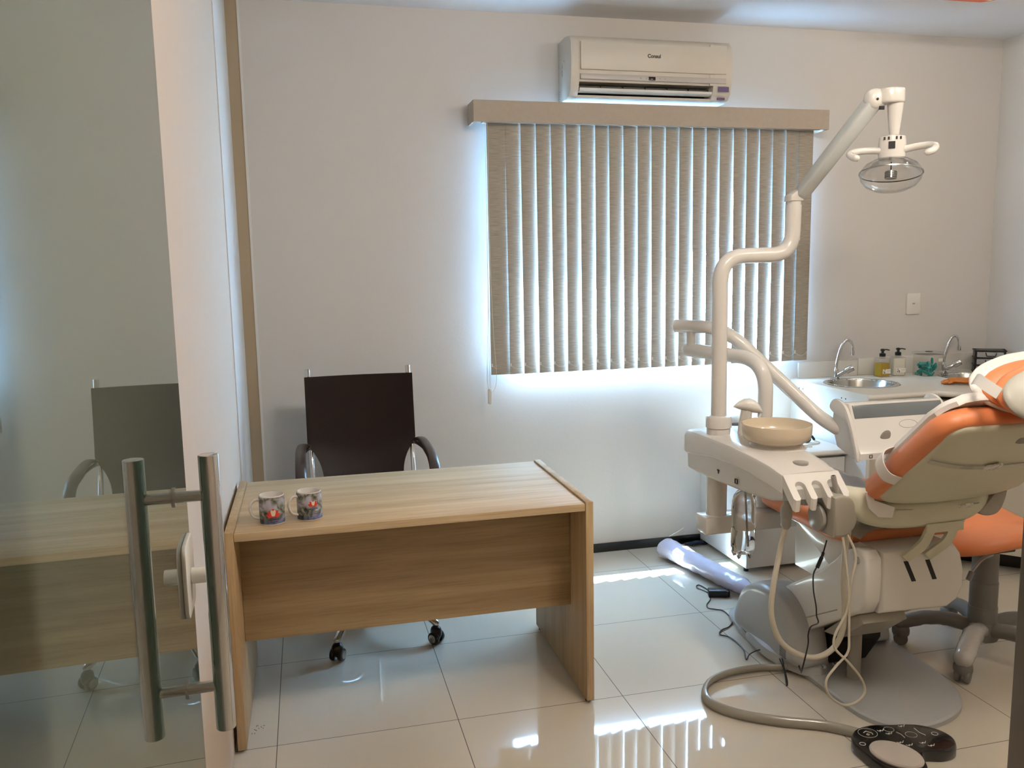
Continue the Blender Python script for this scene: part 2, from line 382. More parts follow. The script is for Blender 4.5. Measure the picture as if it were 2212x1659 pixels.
for a in ((WX0,WX0+.035,WZ0,WZ1),(WX1-.035,WX1,WZ0,WZ1),(WX0,WX1,WZ0,WZ0+.035),(WX0,WX1,WZ1-.035,WZ1),(1.69,1.725,WZ0,WZ1)):
    box(a[0],a[1],.09,.12,a[2],a[3], bm=fb)
obj('window_frame', fb, M_white, win, smooth=False)
obj('window_pane', box(WX0+.035, WX1-.035, .103, .106, WZ0+.035, WZ1-.035), M_pane, win, smooth=False)
bb = box(XL, 1.985, -.012, 0, 0, .048, .002)
struct('baseboard_back', bb, M_basebd)
struct('trim_1', box(XL+.003, -.3215, -.006, 0, 0, ZC), M_beige, smooth=False)
struct('trim_2', box(-.3215, -.311, -.010, 0, 0, ZC), M_lam, smooth=False)
struct('window_light_band', box(XL, XL+.004, -.62, -.006, 0, ZC), M_wall, smooth=False)  # paler strip painted in for window light on the wall's far end
# door jamb at the right of the doorway
struct('trim_4', box(.940, .990, -3.23, -3.17, 0, ZC-.002, .003), M_alu)

# glass door, opened back along the left wall
door = bpy.data.objects.new('door_1', None); C.objects.link(door); door['kind'] = 'structure'; door.location = (-.2240, -3.22, 0); ROOT['door_1'] = Vector(door.location)
door['label'] = 'open glass door leaf with chrome pull bars and white lock'
obj('door_pane', box(-.2320, -.2240, -4.45, -3.22, .012, 2.45, .001, 1), M_glassdoor, door, smooth=False)
for s in (1, -1):
    xg = -.2240 if s > 0 else -.2320
    xb = xg + s*.034
    h = obj('door_handle', cyl((xb,-3.323,1.072), (xb,-3.323,1.357), .0098, 28, bev=.0008), M_chrome, door)
    rb = NB()
    for z in (1.3165, 1.118):
        cyl((xg,-3.323,z), (xb,-3.323,z), .0056, 18, bm=rb); cyl((xg,-3.323,z), (xg+s*.0016,-3.323,z), .0098, 22, bm=rb)
    obj('standoff', rb, M_steel, h)
    pl = prism(rrect(-3.305,-3.235,1.180,1.258,.014), 'x', xg, xg+s*.0045, bev=.0012)
    lk = obj('lock_plate', pl, M_white, door)
    obj('lock_knob', cyl((xg+s*.0045,-3.268,1.217), (xg+s*.022,-3.268,1.217), .0085, 20, bev=.001), M_white, lk)

door.rotation_euler = (0, 0, math.radians(1.525))
# ------------------------------------------------------------------ desk
DXL, DXR, DYF, DYB, DH = -.3665, .838, -1.513, -.835, .735
d = thing('office_desk', 'oak laminate office desk with panel ends and a front modesty board', 'desk', ((DXL+DXR)/2, (DYF+DYB)/2, 0))
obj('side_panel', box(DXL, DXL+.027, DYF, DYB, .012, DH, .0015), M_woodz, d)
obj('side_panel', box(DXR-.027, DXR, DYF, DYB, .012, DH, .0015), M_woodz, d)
obj('desktop', box(DXL+.0285, DXR-.0285, DYF+.003, DYB, DH-.032, DH-.0065, .0015), M_woodx, d)
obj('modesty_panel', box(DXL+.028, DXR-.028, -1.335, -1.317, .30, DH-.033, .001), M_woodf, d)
for x in (DXL+.013, DXR-.013):
    for y in (DYF+.03, DYB-.03): obj('foot', cyl((x,y,0), (x,y,.014), .011, 12), M_black, d)

# ------------------------------------------------------------------ mugs
def mug(loc, rz, label, scale, lines):
    t = thing('mug', label, 'mug', loc, 'printed mugs on the desk', rz)
    R, Hh = .040, .094
    pr = [(R-.004,0),(R-.001,.001),(R,.004),(R,Hh-.001),(R-.0008,Hh),(R-.0028,Hh),(R-.0036,Hh-.002),(R-.0036,.008),(R-.008,.005),(.002,.005)]
    obj('cup', lathe(pr, n=48), M_mug, t, local=True)
    # print band, open at the handle side
    A0, A1 = -PI*.5-2.02, -PI*.5+2.3
    t2 = bmesh.new(); n = 40; a_ = []; b_ = []
    for i in range(n+1):
        a = A0+(A1-A0)*i/n; a_.append(t2.verts.new(((R+.0003)*math.cos(a),(R+.0003)*math.sin(a),.0045))); b_.append(t2.verts.new(((R+.0003)*math.cos(a),(R+.0003)*math.sin(a),Hh-.003)))
    for i in range(n): t2.faces.new((a_[i],a_[i+1],b_[i+1],b_[i]))
    pb = obj('printed_picture', t2, M_mugp, t, local=True, recalc=False)
    def wrap(polys, r):
        w = bmesh.new()
        for p in polys:
            # fan with centre for curvature
            cx = sum(q[0] for q in p)/len(p); cz = sum(q[1] for q in p)/len(p)
            def V(x, z): a = -PI/2 + x/R; return w.verts.new((r*math.cos(a), r*math.sin(a), z))
            c = V(cx, cz); vs = [V(x, z) for x, z in p]
            for i in range(len(vs)): w.faces.new((c, vs[i], vs[(i+1)%len(vs)]))
        return w
    S = scale; zc = lines['z']
    def petal(ang, L, wd):
        pts = []
        for k in range(9):
            u = k/8; pts.append((wd*math.sin(PI*u)**.8, L*u))
        for k in range(7, 0, -1):
            u = k/8; pts.append((-wd*math.sin(PI*u)**.8, L*u))
        ca, sa = math.cos(ang), math.sin(ang)
        return [((x*ca+z*sa)*S, (-x*sa+z*ca)*S+zc-.004*S/1) for x, z in pts]
    pet = [petal(a, L, w) for a, L, w in ((0,.021,.0055),(.62,.0195,.005),(-.62,.0195,.005),(1.22,.0185,.0048),(-1.22,.0185,.0048))]
    obj('flower_print', wrap(pet, R+.0007), M_redprint, pb, local=True, recalc=False)
    tooth = [(0,.0105),(.0025,.0128),(.0052,.012),(.0058,.008),(.0048,.003),(.0032,-.0015),(.001,-.002),(-.001,-.002),(-.0032,-.0015),(-.0048,.003),(-.0058,.008),(-.0052,.012),(-.0025,.0128)]
    obj('tooth_print', wrap([[(x*S, z*S+zc) for x, z in tooth]], R+.0011), M_creamprint, pb, local=True, recalc=False)
    marks = []
    for (z, x0, x1, h) in lines['text']:
        x = x0
        rnd = random.Random(int(z*1e5))
        while x < x1:
            w_ = rnd.uniform(.0016, .0030)
            h_ = h*1.35; marks.append([(x, z), (x+w_, z+rnd.uniform(-.0004,.0004)), (x+w_*.8, z+h_), (x+.0003, z+h_*rnd.uniform(.7,1.1))]); x += w_+rnd.uniform(.0003,.0006)
    obj('lettering', wrap(marks, R+.0011), M_navy, pb, local=True, recalc=False)
    hp = catmull([(-R+.002,0,.078),(-R-.012,0,.080),(-R-.026,0,.066),(-R-.028,0,.046),(-R-.018,0,.026),(-R+.002,0,.018)], 7)
    obj('handle', tube(hp, .0052, 12, flat=(1.35,.85)), M_mug, t, local=True)
    return t
mug((-.224,-1.412,DH-.0065), .12, 'white-handled printed mug nearer the left desk end, with the larger red flower print', 1.35,
    {'z': .034, 'text': [(.0245,-.009,.009,.0022),(.0178,-.017,.017,.0042),(.0105,-.012,.013,.0026)]})
mug((-.106,-1.398,DH-.0065), .30, 'printed mug farther right on the desk, with smaller red flower print set higher', .95,
    {'z': .054, 'text': [(.0455,-.005,.005,.0016),(.0385,-.012,.013,.003),(.033,-.006,.007,.0018),(.028,-.010,.011,.002),(.0225,-.010,.011,.0022)]})

# ------------------------------------------------------------------ office chair behind desk
def office_chair():
    cx, cy = .135, -.62
    t = thing('office_chair', 'dark brown leather sling office chair with chrome frame behind the desk', 'chair', (cx, cy, 0))
    # sling : backrest flows into the seat. profile in (y,z), camera side is -y
    prof = catmull([(0,-.300,1.062),(0,-.318,.92),(0,-.340,.79),(0,-.362,.70),(0,-.40,.615),(0,-.47,.53),(0,-.56,.475),(0,-.70,.47),(0,-.82,.49),(0,-.86,.475)], 6)
    t2 = bmesh.new(); nu = 16; rows = []
    for k, p in enumerate(prof):
        z = p.z; y = p.y
        if z > .70: hw = .236-.012*((z-.7)/.36)*0; sag = .0
        hw = .243 if z > .76 else None
        if hw is None:
            if z > .60: u = (z-.60)/.16; hw = .178+.065*(u**2.2)
            elif y > -.60: hw = .178 + .03*min(1, (-.47-y)/.1 if y < -.47 else 0)
            else: hw = .215
        if z > .74: xoff = -.003
        row = []
        for i in range(nu+1):
            s = -1+2*i/nu
            sag = (1-s*s)
            dy = .022*sag*(1 if z > .6 else .3); dz = -.02*sag if y < -.45 else 0
            row.append((cx+s*hw, y+dy, z+dz))
        rows.append(row)
    vf = [[t2.verts.new(p) for p in r] for r in rows]; vb = [[t2.verts.new((p[0], p[1]+.008, p[2]-.003)) for p in r] for r in rows]
    for a in (vf, vb):
        for r0, r1 in zip(a, a[1:]):
            for i in range(nu): t2.faces.new((r0[i], r0[i+1], r1[i+1], r1[i]))
    for i in range(nu):
        t2.faces.new((vf[0][i], vf[0][i+1], vb[0][i+1], vb[0][i])); t2.faces.new((vf[-1][i], vf[-1][i+1], vb[-1][i+1], vb[-1][i]))
    for j in range(len(rows)-1):
        for e in (0, nu): t2.faces.new((vf[j][e], vf[j+1][e], vb[j+1][e], vb[j][e]))
    obj('leather_sling', t2, M_leather, t, ang=60)
    for s in (-1, 1):
        x = cx+s*.233
        x -= s*.005; p = fillet([(x-s*.002,-.272,1.095),(x,-.290,.90),(x,-.332,.70),(x-s*.004,-.42,.56),(x-s*.02,-.55,.455),(x-s*.02,-.86,.475)], .06)
        obj('frame_post', tube(p, .0068, 14, flat=(1,1)) if 0 else tube(p, .0115, 18), M_chrome, t)
        # armrest loop: bar from post, dark pad curving down to the front
        bar = fillet([(x,-.335,.745),(x+s*.020,-.36,.742),(x+s*.038,-.44,.735),(x+s*.038,-.66,.725),(x+s*.038,-.76,.66),(x+s*.02,-.80,.46)], .05)
        obj('arm_bar', tube(bar, .008, 12), M_chrome, t)
        pad = catmull([(x+s*.018,-.345,.757),(x+s*.036,-.37,.762),(x+s*.044,-.46,.758),(x+s*.045,-.60,.752),(x+s*.045,-.70,.728),(x+s*.045,-.755,.675),(x+s*.044,-.785,.58)], 6)
        obj('armrest', tube(pad, .013, 12, flat=(1.7,.75), round_end=True), M_arm, t)
    obj('crossbar', cyl((cx-.22,-.62,.435),(cx+.22,-.62,.435), .012, 14), M_chrome, t)
    obj('seat_mechanism', box(cx-.09,cx+.09,-.72,-.52,.405,.44,.008), M_black, t)
    obj('gas_column', cyl((cx,cy,.10),(cx,cy,.41), .026, 20), M_chrome, t)
    hub = lathe([(.045,0),(.05,.01),(.045,.05),(.03,.06)], (cx,cy,.075), 24); obj('hub', hub, M_chrome, t)
    for k in range(5):
        a = math.radians(-118.5+72*k - 0); dx, dy = math.cos(a), math.sin(a); L = .345
        lp = catmull([(cx+dx*.03,cy+dy*.03,.115),(cx+dx*.15,cy+dy*.15,.145),(cx+dx*.26,cy+dy*.26,.125),(cx+dx*L,cy+dy*L,.085)], 6)
        obj('leg', tube(lp, [.024-.009*i/(len(lp)-1) for i in range(len(lp))], 14, round_end=True), M_chrome, t)
        ex, ey = cx+dx*L, cy+dy*L
        wx, wy = -dy, dx
        ca = obj('caster', superell((ex,ey,.045), .024, .024, .030, 2.4, 18, 10), M_black, t)
        for s in (-1, 1):
            obj('wheel', cyl((ex+wx*s*.008,ey+wy*s*.008,.026),(ex+wx*s*.026,ey+wy*s*.026,.026), .026, 20, bev=.004), M_black, ca)
            obj('wheel_cap', cyl((ex+wx*s*.026,ey+wy*s*.026,.026),(ex+wx*s*.0285,ey+wy*s*.0285,.026), .017, 20), M_steel, ca)
office_chair()

# ------------------------------------------------------------------ vertical blind
BX0, BX1 = .795, 2.600
def blind():
    t = thing('vertical_blind', 'greige fabric vertical blind with valance covering the window', 'blind', ((BX0+BX1)/2, -.08, 1.0))
    v = box(.728, 2.628, -.138, -.130, 2.222, 2.322, .0015); box(.728,.736,-.131,0,2.222,2.322,.001,bm=v); box(2.62,2.628,-.131,0,2.222,2.322,.001,bm=v)
    obj('valance', v, M_val, t, smooth=False)
    obj('head_rail', box(.78,2.60,-.10,-.06,2.225,2.25), M_white, t, smooth=False)
    cent = []
    xs = [.901,.977,1.055,1.131,1.206,1.282,1.36,1.433,1.509,1.585,1.66,1.738,1.812,1.888,1.963,2.038,2.117,2.191,2.268,2.343,2.421,2.498,2.575]
    cs = [.84]+[x-.0385+.006+.05 for x in xs]
    cs = [.851]+[x+.036 for x in xs[:-1]]
    rnd = random.Random(3)
    for i, cx in enumerate(cs):
        top, bot, w, m = 2.226, 1.004, .089, 14
        at, ab = math.radians(7+rnd.uniform(-1.5,1.5)), math.radians(17+rnd.uniform(-2,2))
        if i == 0: at = ab = math.radians(-3); w = .098
        if i == len(cs)-1: at, ab = math.radians(6), math.radians(8)
        b = bmesh.new(); ny = 24; nx = 4; fr = []; bk = []; mids = []
        for j in range(ny+1):
            u = j/ny; z = top+(bot-top)*u; a = at+(ab-at)*min(1, u*1.35); rowf = []; rowb = []
            for k in range(nx+1):
                s = (-.5+k/nx)*w; bow = .004*(1-(2*k/nx-1)**2)
                th = .0006 if u < .95 else .0014
                x = cx+s*math.cos(a)+bow*math.sin(a); y = -.078+s*math.sin(a)-bow*math.cos(a)
                rowf.append(b.verts.new((x, y-th, z))); rowb.append(b.verts.new((x, y+th, z)))
            fr.append(rowf); bk.append(rowb)
        for j in range(ny):
            for k in range(nx):
                b.faces.new((fr[j][k],fr[j+1][k],fr[j+1][k+1],fr[j][k+1])); b.faces.new((bk[j][k],bk[j][k+1],bk[j+1][k+1],bk[j+1][k])); mids += [0,1]
            for e in (0, nx): b.faces.new((fr[j][e],fr[j+1][e],bk[j+1][e],bk[j][e])); mids.append(0)
        for k in range(nx):
            for j in (0, ny): b.faces.new((fr[j][k],fr[j][k+1],bk[j][k+1],bk[j][k])); mids.append(0)
        so = obj('slat', b, M_blind, t, recalc=False); so.data.materials.append(M_back)
        for pl_, mi in zip(so.data.polygons, mids): pl_.material_index = mi
        ca, sa = math.cos(ab), math.sin(ab)
        cent.append(((cx-.5*w*ca, -.078-.5*w*sa), (cx+.5*w*ca, -.078+.5*w*sa), (cx, ca, sa)))
        # weight pocket seam
    ch = NB()
    for i, (l, r, c) in enumerate(cent):
        z = 1.052; a = Vector((l[0]+.004, l[1]-.004, z)); b_ = Vector((l[0]+.079, l[1]+.0-.004, z))
        n = 9
        for k in range(n+1):
            u = k/n; p = a.lerp(b_, u); p.z -= .021*4*u*(1-u)
            p.y = l[1]-.005+min(0, 0)
            superell(p, .0017, .0017, .0017, 2, 6, 4, bm=ch)
            if k < n:
                u2 = (k+1)/n; q = a.lerp(b_, u2); q.z -= .021*4*u2*(1-u2); q.y = p.y; cyl(p, q, .0006, 5, bm=ch)
    obj('bottom_chain', ch, M_white, t)
    for l, r, c in cent: obj('chain_clip', box(l[0]+.001, l[0]+.007, l[1]-.007, l[1]+.003, 1.044, 1.060), M_white, t, smooth=False)
    cd = tube([(.789,-.11,2.22),(.788,-.11,1.5),(.785,-.11,.935)], .0012, 6); tube([(.800,-.112,2.22),(.797,-.112,1.6),(.79,-.112,.93)], .0012, 6, bm=cd)
    tube(catmull([(.797,-.118,1.75),(.80,-.12,1.45),(.808,-.12,1.2),(.818,-.12,1.03),(.815,-.12,.96),(.795,-.12,.922),(.775,-.12,.95),(.772,-.12,1.05),(.782,-.12,1.3),(.786,-.118,1.7)],8), .0011, 6, bm=cd)
    c = obj('pull_cord', cd, M_hose, t)
    obj('cord_weight', prism(rrect(.775,.793,.862,.938,.008), 'y', -.117, -.103, bev=.002), M_white, c)
blind()

# ------------------------------------------------------------------ air conditioner
def ac():
    x0, x1, z0, z1 = 1.190, 2.030, 2.335, 2.612
    t = thing('air_conditioner', 'cream wall-mounted split air conditioner above the window blind', 'air conditioner', (1.61, 0, z0))
    side = catmull([(0,-.004,2.340),(0,-.004,2.608)],1)
    prof = [(0,2.625),(-.10,2.632),(-.175,2.620),(-.203,2.588),(-.207,2.50),(-.204,2.43),(-.190,2.372),(-.165,2.345),(-.12,2.336),(0,2.338)]
    P = smooth2(prof[0:1]+prof[1:], 1) if 0 else prof
    body = NB()
    # end caps and top shell: prism ends
    prism(prof, 'x', x0, x0+.045, bm=body, bev=.006); prism(prof, 'x', x1-.10, x1, bm=body, bev=.006)
    up = [(0,2.625),(-.10,2.632),(-.175,2.620),(-.200,2.592),(-.203,2.50),(-.201,2.44),(-.194,2.408),(-.10,2.408),(-.10,2.336),(0,2.338)]
    prism(up, 'x', x0+.04, x1-.095, bm=body)
    prism([(-.10,2.352),(-.165,2.352),(-.160,2.342),(-.10,2.336)], 'x', x0+.04, x1-.095, bm=body)
    prism([(-.203,2.60),(-.203,2.408),(-.194,2.408),(-.19,2.60)], 'x', x1-.12, x1-.03, bm=body)
    b = obj('body', body, M_ac, t, ang=40)
    obj('front_panel', box(x0+.048, x1-.035, -.212, -.200, 2.462, 2.590, .003), M_ac, t)
    st = obj('display_strip', box(x0+.048, x1-.035, -.2095, -.198, 2.418, 2.443, .001), M_acg, t)
    obj('display', box(1.583, 1.618, -.2112, -.205, 2.4215, 2.4375, .0004), M_oorange, st)
    for x in (1.543, 1.571): obj('indicator_mark', box(x-.004,x+.004,-.2105,-.205,2.426,2.434,.0008), M_dgrey, st)
    for x in (1.642, 1.668): obj('indicator_mark', cyl((x,-.2103,2.430),(x,-.205,2.430), .0035, 10), M_dgrey, st)
    obj('outlet_recess', box(x0+.045, x1-.10, -.100, -.096, 2.352, 2.408), M_dark, t, smooth=False)
    ivb = NB()
    for k in range(6):
        xa = x0+.055+k*.1155; box(xa, xa+.107, -.150, -.147, 2.385, 2.398, bm=ivb)
    obj('inner_vane', ivb, M_black, t, smooth=False)
    obj('louver', prism([(-.196,2.380),(-.194,2.369),(-.158,2.362),(-.156,2.368)], 'x', x0+.047, x1-.104), M_acw, t, smooth=False)
    lt = text_mesh('Consul', .024, Matrix.Translation((1.610,-.2125,2.533))@Matrix.Rotation(PI/2,4,'X'), bold=.0007)
    obj('brand_lettering', lt, M_ink, t, smooth=False)
    obj('sticker', box(1.955,2.012,-.206,-.2025,2.380,2.404), M_purple, t, smooth=False)
    obj('sticker', box(1.962,2.0,-.186,-.1765,2.345,2.356), M_purple, t, smooth=False)
    v = NB()
    for k in range(5): box(x0-.001, x0+.002, -.02, -.006, 2.345+k*.011, 2.349+k*.011, bm=v)
    obj('side_vent', v, M_dgrey, t, smooth=False)
    for y, z, a in ((-.07,2.50,.018),(-.068,2.47,.03),(-.10,2.52,.006)): obj('side_marking', box(x0-.001, x0+.002, y-.004, y+.004, z-a/2, z+a/2), M_dgrey, t, smooth=False)
ac()
# wall switch plate
t = thing('wall_switch', 'white wall switch plate on the back wall above the counter', 'switch', (3.299, 0, 1.228))
obj('plate', prism(rrect(3.254,3.344,1.228,1.350,.008), 'y', -.010, 0, bev=.003), M_white, t)
obj('switch_symbol', text_mesh('S', .02, Matrix.Translation((3.299,-.0102,1.290))@Matrix.Rotation(PI/2,4,'X')@Matrix.Rotation(PI/2,4,'Z')), M_ink, t, smooth=False)
# ceiling fixture
t = thing('ceiling_lamp', 'orange framed ceiling lamp at the top right edge', 'ceiling lamp', (2.89,-.93,2.70))
fr = prism([(2.74,-.735),(2.99,-.735),(3.04,-.785),(3.04,-1.10),(2.74,-1.10)], 'z', 2.700, 2.759, bev=.004)
obj('frame', fr, M_fixture, t)
obj('diffuser', prism(rrect(2.775,3.005,-1.07,-.79,.02), 'z', 2.694, 2.702, bev=.002), M_diff, t)

# ------------------------------------------------------------------ counters and cabinets on the right
def counters():
    t = thing('low_cabinet', 'low white cabinet with side panel between wall and dental chair', 'cabinet', (2.26,-.26,0))
    obj('body', box(2.005, 2.525, -.495, -.002, .022, .565, .001), M_lam, t, smooth=False)
    obj('door', box(2.003, 2.262, -.513, -.496, .024, .560, .0015), M_lam, t, smooth=False)
    obj('door', box(2.266, 2.527, -.513, -.496, .024, .560, .0015), M_lam, t, smooth=False)
    obj('side_panel', box(1.988, 2.003, -.513, -.002, .022, .566, .001), M_lam, t, smooth=False)
    for x in (2.0, 2.51):
        for y in (-.48, -.04): obj('foot', cyl((x+.005,y,0),(x+.005,y,.022), .012, 12), M_black, t)
    # post-formed low worktop
    pf = [(0,.572),(-.515,.572)]+[(-.520-.019*math.sin(a), .586-.014*math.cos(a)) for a in [PI*k/8 for k in range(9)]]+[(-.515,.602),(0,.602)]
    lone('low_worktop', prism(pf, 'x', 1.985, 2.529), M_counter, 'low white worktop with rounded front edge below the taller counter', 'worktop')
    # high base units
    t = thing('base_cabinet', 'grey fronted base cabinet with bar handle under the first sink', 'cabinet', (2.73,-.33,0))
    obj('body', box(2.560, 2.925, -.640, -.002, .10, .845), M_cab, t, smooth=False)
    obj('drawer', box(2.552, 2.930, -.660, -.641, .70, .842, .0015), M_cab, t, smooth=False)
    h = obj('door', box(2.552, 2.930, -.660, -.641, .105, .697, .0015), M_cab, t, smooth=False)
    hb = cyl((2.575,-.688,.800),(2.875,-.688,.800), .009, 14); 
    for x in (2.59,2.86): cyl((x,-.66,.80),(x,-.688,.80), .008, 12, bm=hb)
    obj('bar_handle', hb, M_steel, t)
    obj('plinth', box(2.56,2.93,-.60,-.58,0,.10), M_black, t, smooth=False)
    ep = [(-.002,0),(-.655,0),(-.672,.02),(-.672,.850),(-.664,.868),(-.64,.874),(-.002,.874)]
    pt = obj('end_panel', prism(ep, 'x', 2.532, 2.551), M_lam, t, smooth=False)
    hl = NB()
    for y in (-.082,-.118,-.461,-.495): cyl((2.5312,y,.850),(2.533,y,.850), .004, 10, bm=hl)
    obj('screw_hole', hl, M_dark, t)
    t = thing('corner_cabinet', 'grey fronted diagonal corner cabinet beneath the second sink', 'cabinet', (3.35,-.5,0))
    a, b = Vector((2.935,-.645,0)), Vector((3.335,-1.075,0)); dr = (b-a).normalized(); nn = Vector((dr.y,-dr.x,0))
    pg = [(2.933,-.002),(XR-.002,-.002),(XR-.002,-1.6),(3.37,-1.6),(3.37,-1.03),(2.96,-.60)]
    obj('body', prism(pg, 'z', .10, .845), M_cab, t, smooth=False)
    F = frame(a, dr, (0,0,1)); L = (b-a).length
    def fb(u0,u1,z0,z1,d0,d1):
        bm = NB(); bm = box(u0,u1,z0,z1,d0,d1,.0015)
        for v in bm.verts: v.co = fp(F, v.co.x, v.co.y, v.co.z)
        return bm
    obj('drawer', fb(.012,L,.70,.842,-.018,.0), M_cab, t, smooth=False); obj('door', fb(.012,L,.105,.697,-.018,.0), M_cab, t, smooth=False)
    sgn = 1 if fp(F,0,0,1).y < a.y else -1
    hb = cyl(fp(F,.11,.80,sgn*.028), fp(F,.46,.80,sgn*.028), .009, 14)
    for u in (.13,.44): cyl(fp(F,u,.80,0), fp(F,u,.80,sgn*.028), .008, 12, bm=hb)
    obj('bar_handle', hb, M_steel, t)
    obj('plinth', prism([(2.97,-.50),(3.0,-.44),(3.46,-.9),(3.46,-1.6),(3.42,-1.6),(3.42,-.93)], 'z', 0, .10), M_black, t, smooth=False)
    obj('side_run', box(3.352,3.37,-1.6,-1.085,.105,.842,.001), M_cab, t, smooth=False)
    # worktop with two round sink cut-outs (boolean free: ring of quads from hole to outline is avoided; top is one slab, sinks have a rim above)
    out = [(2.528,-.002),(2.528,-.668),(2.94,-.650),(3.335,-1.090),(3.335,-1.62),(XR-.002,-1.62),(XR-.002,-.002)]
    S1, S2 = (2.762,-.300,.172), (3.462,-.262,.132)
    def disk(c, r, z): return [(c[0]+r*math.cos(2*PI*k/40), c[1]+r*math.sin(2*PI*k/40)) for k in range(40)]
    bm = NB()
    for z, flip in ((.893, False), (.865, True)):
        o_ = [bm.verts.new((x,y,z)) for x,y in out]; es = [bm.edges.new((o_[i],o_[(i+1)%len(o_)])) for i in range(len(o_))]
        for c in (S1,S2):
            r_ = [bm.verts.new((x,y,z)) for x,y in disk(c,c[2]-.006,z)]; es += [bm.edges.new((r_[i],r_[(i+1)%40])) for i in range(40)]
        bmesh.ops.triangle_fill(bm, edges=es, use_beauty=True)
    # rounded front nose and side walls
    n = len(out)
    for i in range(n):
        (x0,y0),(x1,y1) = out[i], out[(i+1)%n]
        bm.faces.new([bm.verts.new((x0,y0,.893)),bm.verts.new((x1,y1,.893)),bm.verts.new((x1,y1,.865)),bm.verts.new((x0,y0,.865))])
    for c in (S1,S2):
        D = disk(c,c[2]-.006,0)
        for i in range(40):
            (x0,y0),(x1,y1) = D[i], D[(i+1)%40]
            bm.faces.new([bm.verts.new((x0,y0,.893)),bm.verts.new((x1,y1,.893)),bm.verts.new((x1,y1,.865)),bm.verts.new((x0,y0,.865))])
    tube([(2.529,-.664,.878),(2.94,-.648,.878),(3.335,-1.088,.878),(3.335,-1.62,.878)], .0152, 16, bm=bm)
    tube([(2.952,-.640,.8928),(3.15,-.35,.8928),(3.60,-.002,.8928)], .0005, 4, bm=bm)
    lone('worktop', bm, M_counter, 'white corner worktop holding two round sinks', 'worktop', smooth=True, recalc=True)
    bs = NB(); box(2.566,2.942,-.018,-.001,.893,.981,.002,bm=bs); box(2.944,3.816,-.018,-.001,.893,.990,.002,bm=bs)
    lone('backsplash', bs, M_counter, 'white backsplash strip along the back wall behind the sinks', 'backsplash')
    def sink(c, label, k):
        t = thing('sink', label, 'sink', (c[0],c[1],.80), 'round steel sinks in the corner worktop')
        r = c[2]
        rim = lathe([(r+.020,0),(r+.016,.0035),(r,.004),(r-.004,.001),(r-.006,-.004),(r-.006,0.0)], (0,0,.0935), 48, caps=False)
        obj('rim', rim, M_chrome, t, local=True)
        bo = lathe([(r-.004,.096),(r-.008,.085),(r-.018,.02),(r-.035,-.035),(r-.07,-.05),(.02,-.052)], (0,0,0), 48, caps=False)
        b = obj('bowl', bo, M_steel, t, local=True); obj('drain', lathe([(.028,-.05),(.026,-.047),(.01,-.048),(.001,-.049)], (0,0,0), 20), M_chrome, t, local=True)
    sink(S1, 'round stainless sink left in the worktop, in front of the soap bottles', 0); sink(S2, 'round stainless sink partly hidden behind the headrest, with orange glove at its rim', 1)
    def faucet(x, y, label, s, knobang):
        t = thing('faucet', label, 'faucet', (x,y,.893), 'swan neck chrome faucets')
        obj('base', lathe([(.030,0),(.030,.003),(.018,.008),(.014,.012)], n=24), M_chrome, t, local=True)
        p = catmull([(0,0,.006),(0,0,.06),(.004,0,.10),(.022,0,.165),(.040,0,.198),(.062,0,.214),(.084,0,.205),(.097,0,.178),(.100,0,.150)], 6)
        obj('spout', tube([q*s if 0 else Vector((q.x*s,q.y,q.z*s)) for q in p], [.0125 if q.z<.055 else .0082 for q in p], 16), M_chrome, t, local=True)
        obj('aerator', cyl((.100*s,0,.128*s),(.100*s,0,.153*s), .0105, 16), M_chrome, t, local=True)
        k = cyl((.006,-.010,.022),(.058,-.040,.058), .0115, 18, bev=.001); obj('valve', k, M_chrome, t, local=True)
        obj('knob', cyl((.040,-.030,.046),(.072,-.050,.067), .0185, 20, bev=.003), M_chrome, t, local=True)
    faucet(2.742,-.105, 'chrome swan neck faucet behind the left sink, nearest the window', 1.0, 0)
    faucet(3.452,-.090, 'chrome swan neck faucet at the right sink beside the drawer organiser', .98, 0)
counters()

def dispenser(x, y, rz, liquid, label, fill):
    t = thing('soap_dispenser', label, 'soap dispenser', (x,y,.8935), 'pump bottles by the sink', rz)
    obj('bottle', prism(rrect(-.036,.036,-.028,.028,.008), 'z', 0, .105, bev=.003), M_clear, t, local=True)
    obj('soap', prism(rrect(-.033,.033,-.025,.025,.007), 'z', .003, fill), liquid, t, local=True)
    obj('neck', lathe([(.017,.103),(.015,.112),(.015,.118)], n=20), M_clear, t, local=True)
    pb = lathe([(.0165,.112),(.0165,.130),(.008,.132),(.007,.143),(.012,.144),(.012,.153),(.004,.156)], n=20)
    tube([(0,0,.150),(.018,-.006,.151),(.036,-.012,.147)], .0035, 8, bm=pb)
    obj('pump', pb, M_black, t, local=True)
    l = obj('label', box(-.020,.034,-.0292,-.0284,.018,.043), M_label, t, local=True, smooth=False)
    dec = NB()
    for i in range(9):
        superell((-.006+random.uniform(-.007,.007),-.0295,.031+random.uniform(-.011,.011)), .0022,.0004,.0028, 2, 8, 5, bm=dec)
    box(.010,.031,-.0296,-.0292,.034,.0346,bm=dec); box(.010,.029,-.0296,-.0292,.030,.0306,bm=dec)
    obj('label_print', dec, M_ink, l, local=True)
dispenser(3.034,-.105,.10, M_amber, 'clear pump bottle of amber soap with white label', .076)
dispenser(3.150,-.085,-.25, M_cream, 'pump bottle of creamy white soap, right of the amber one', .098)
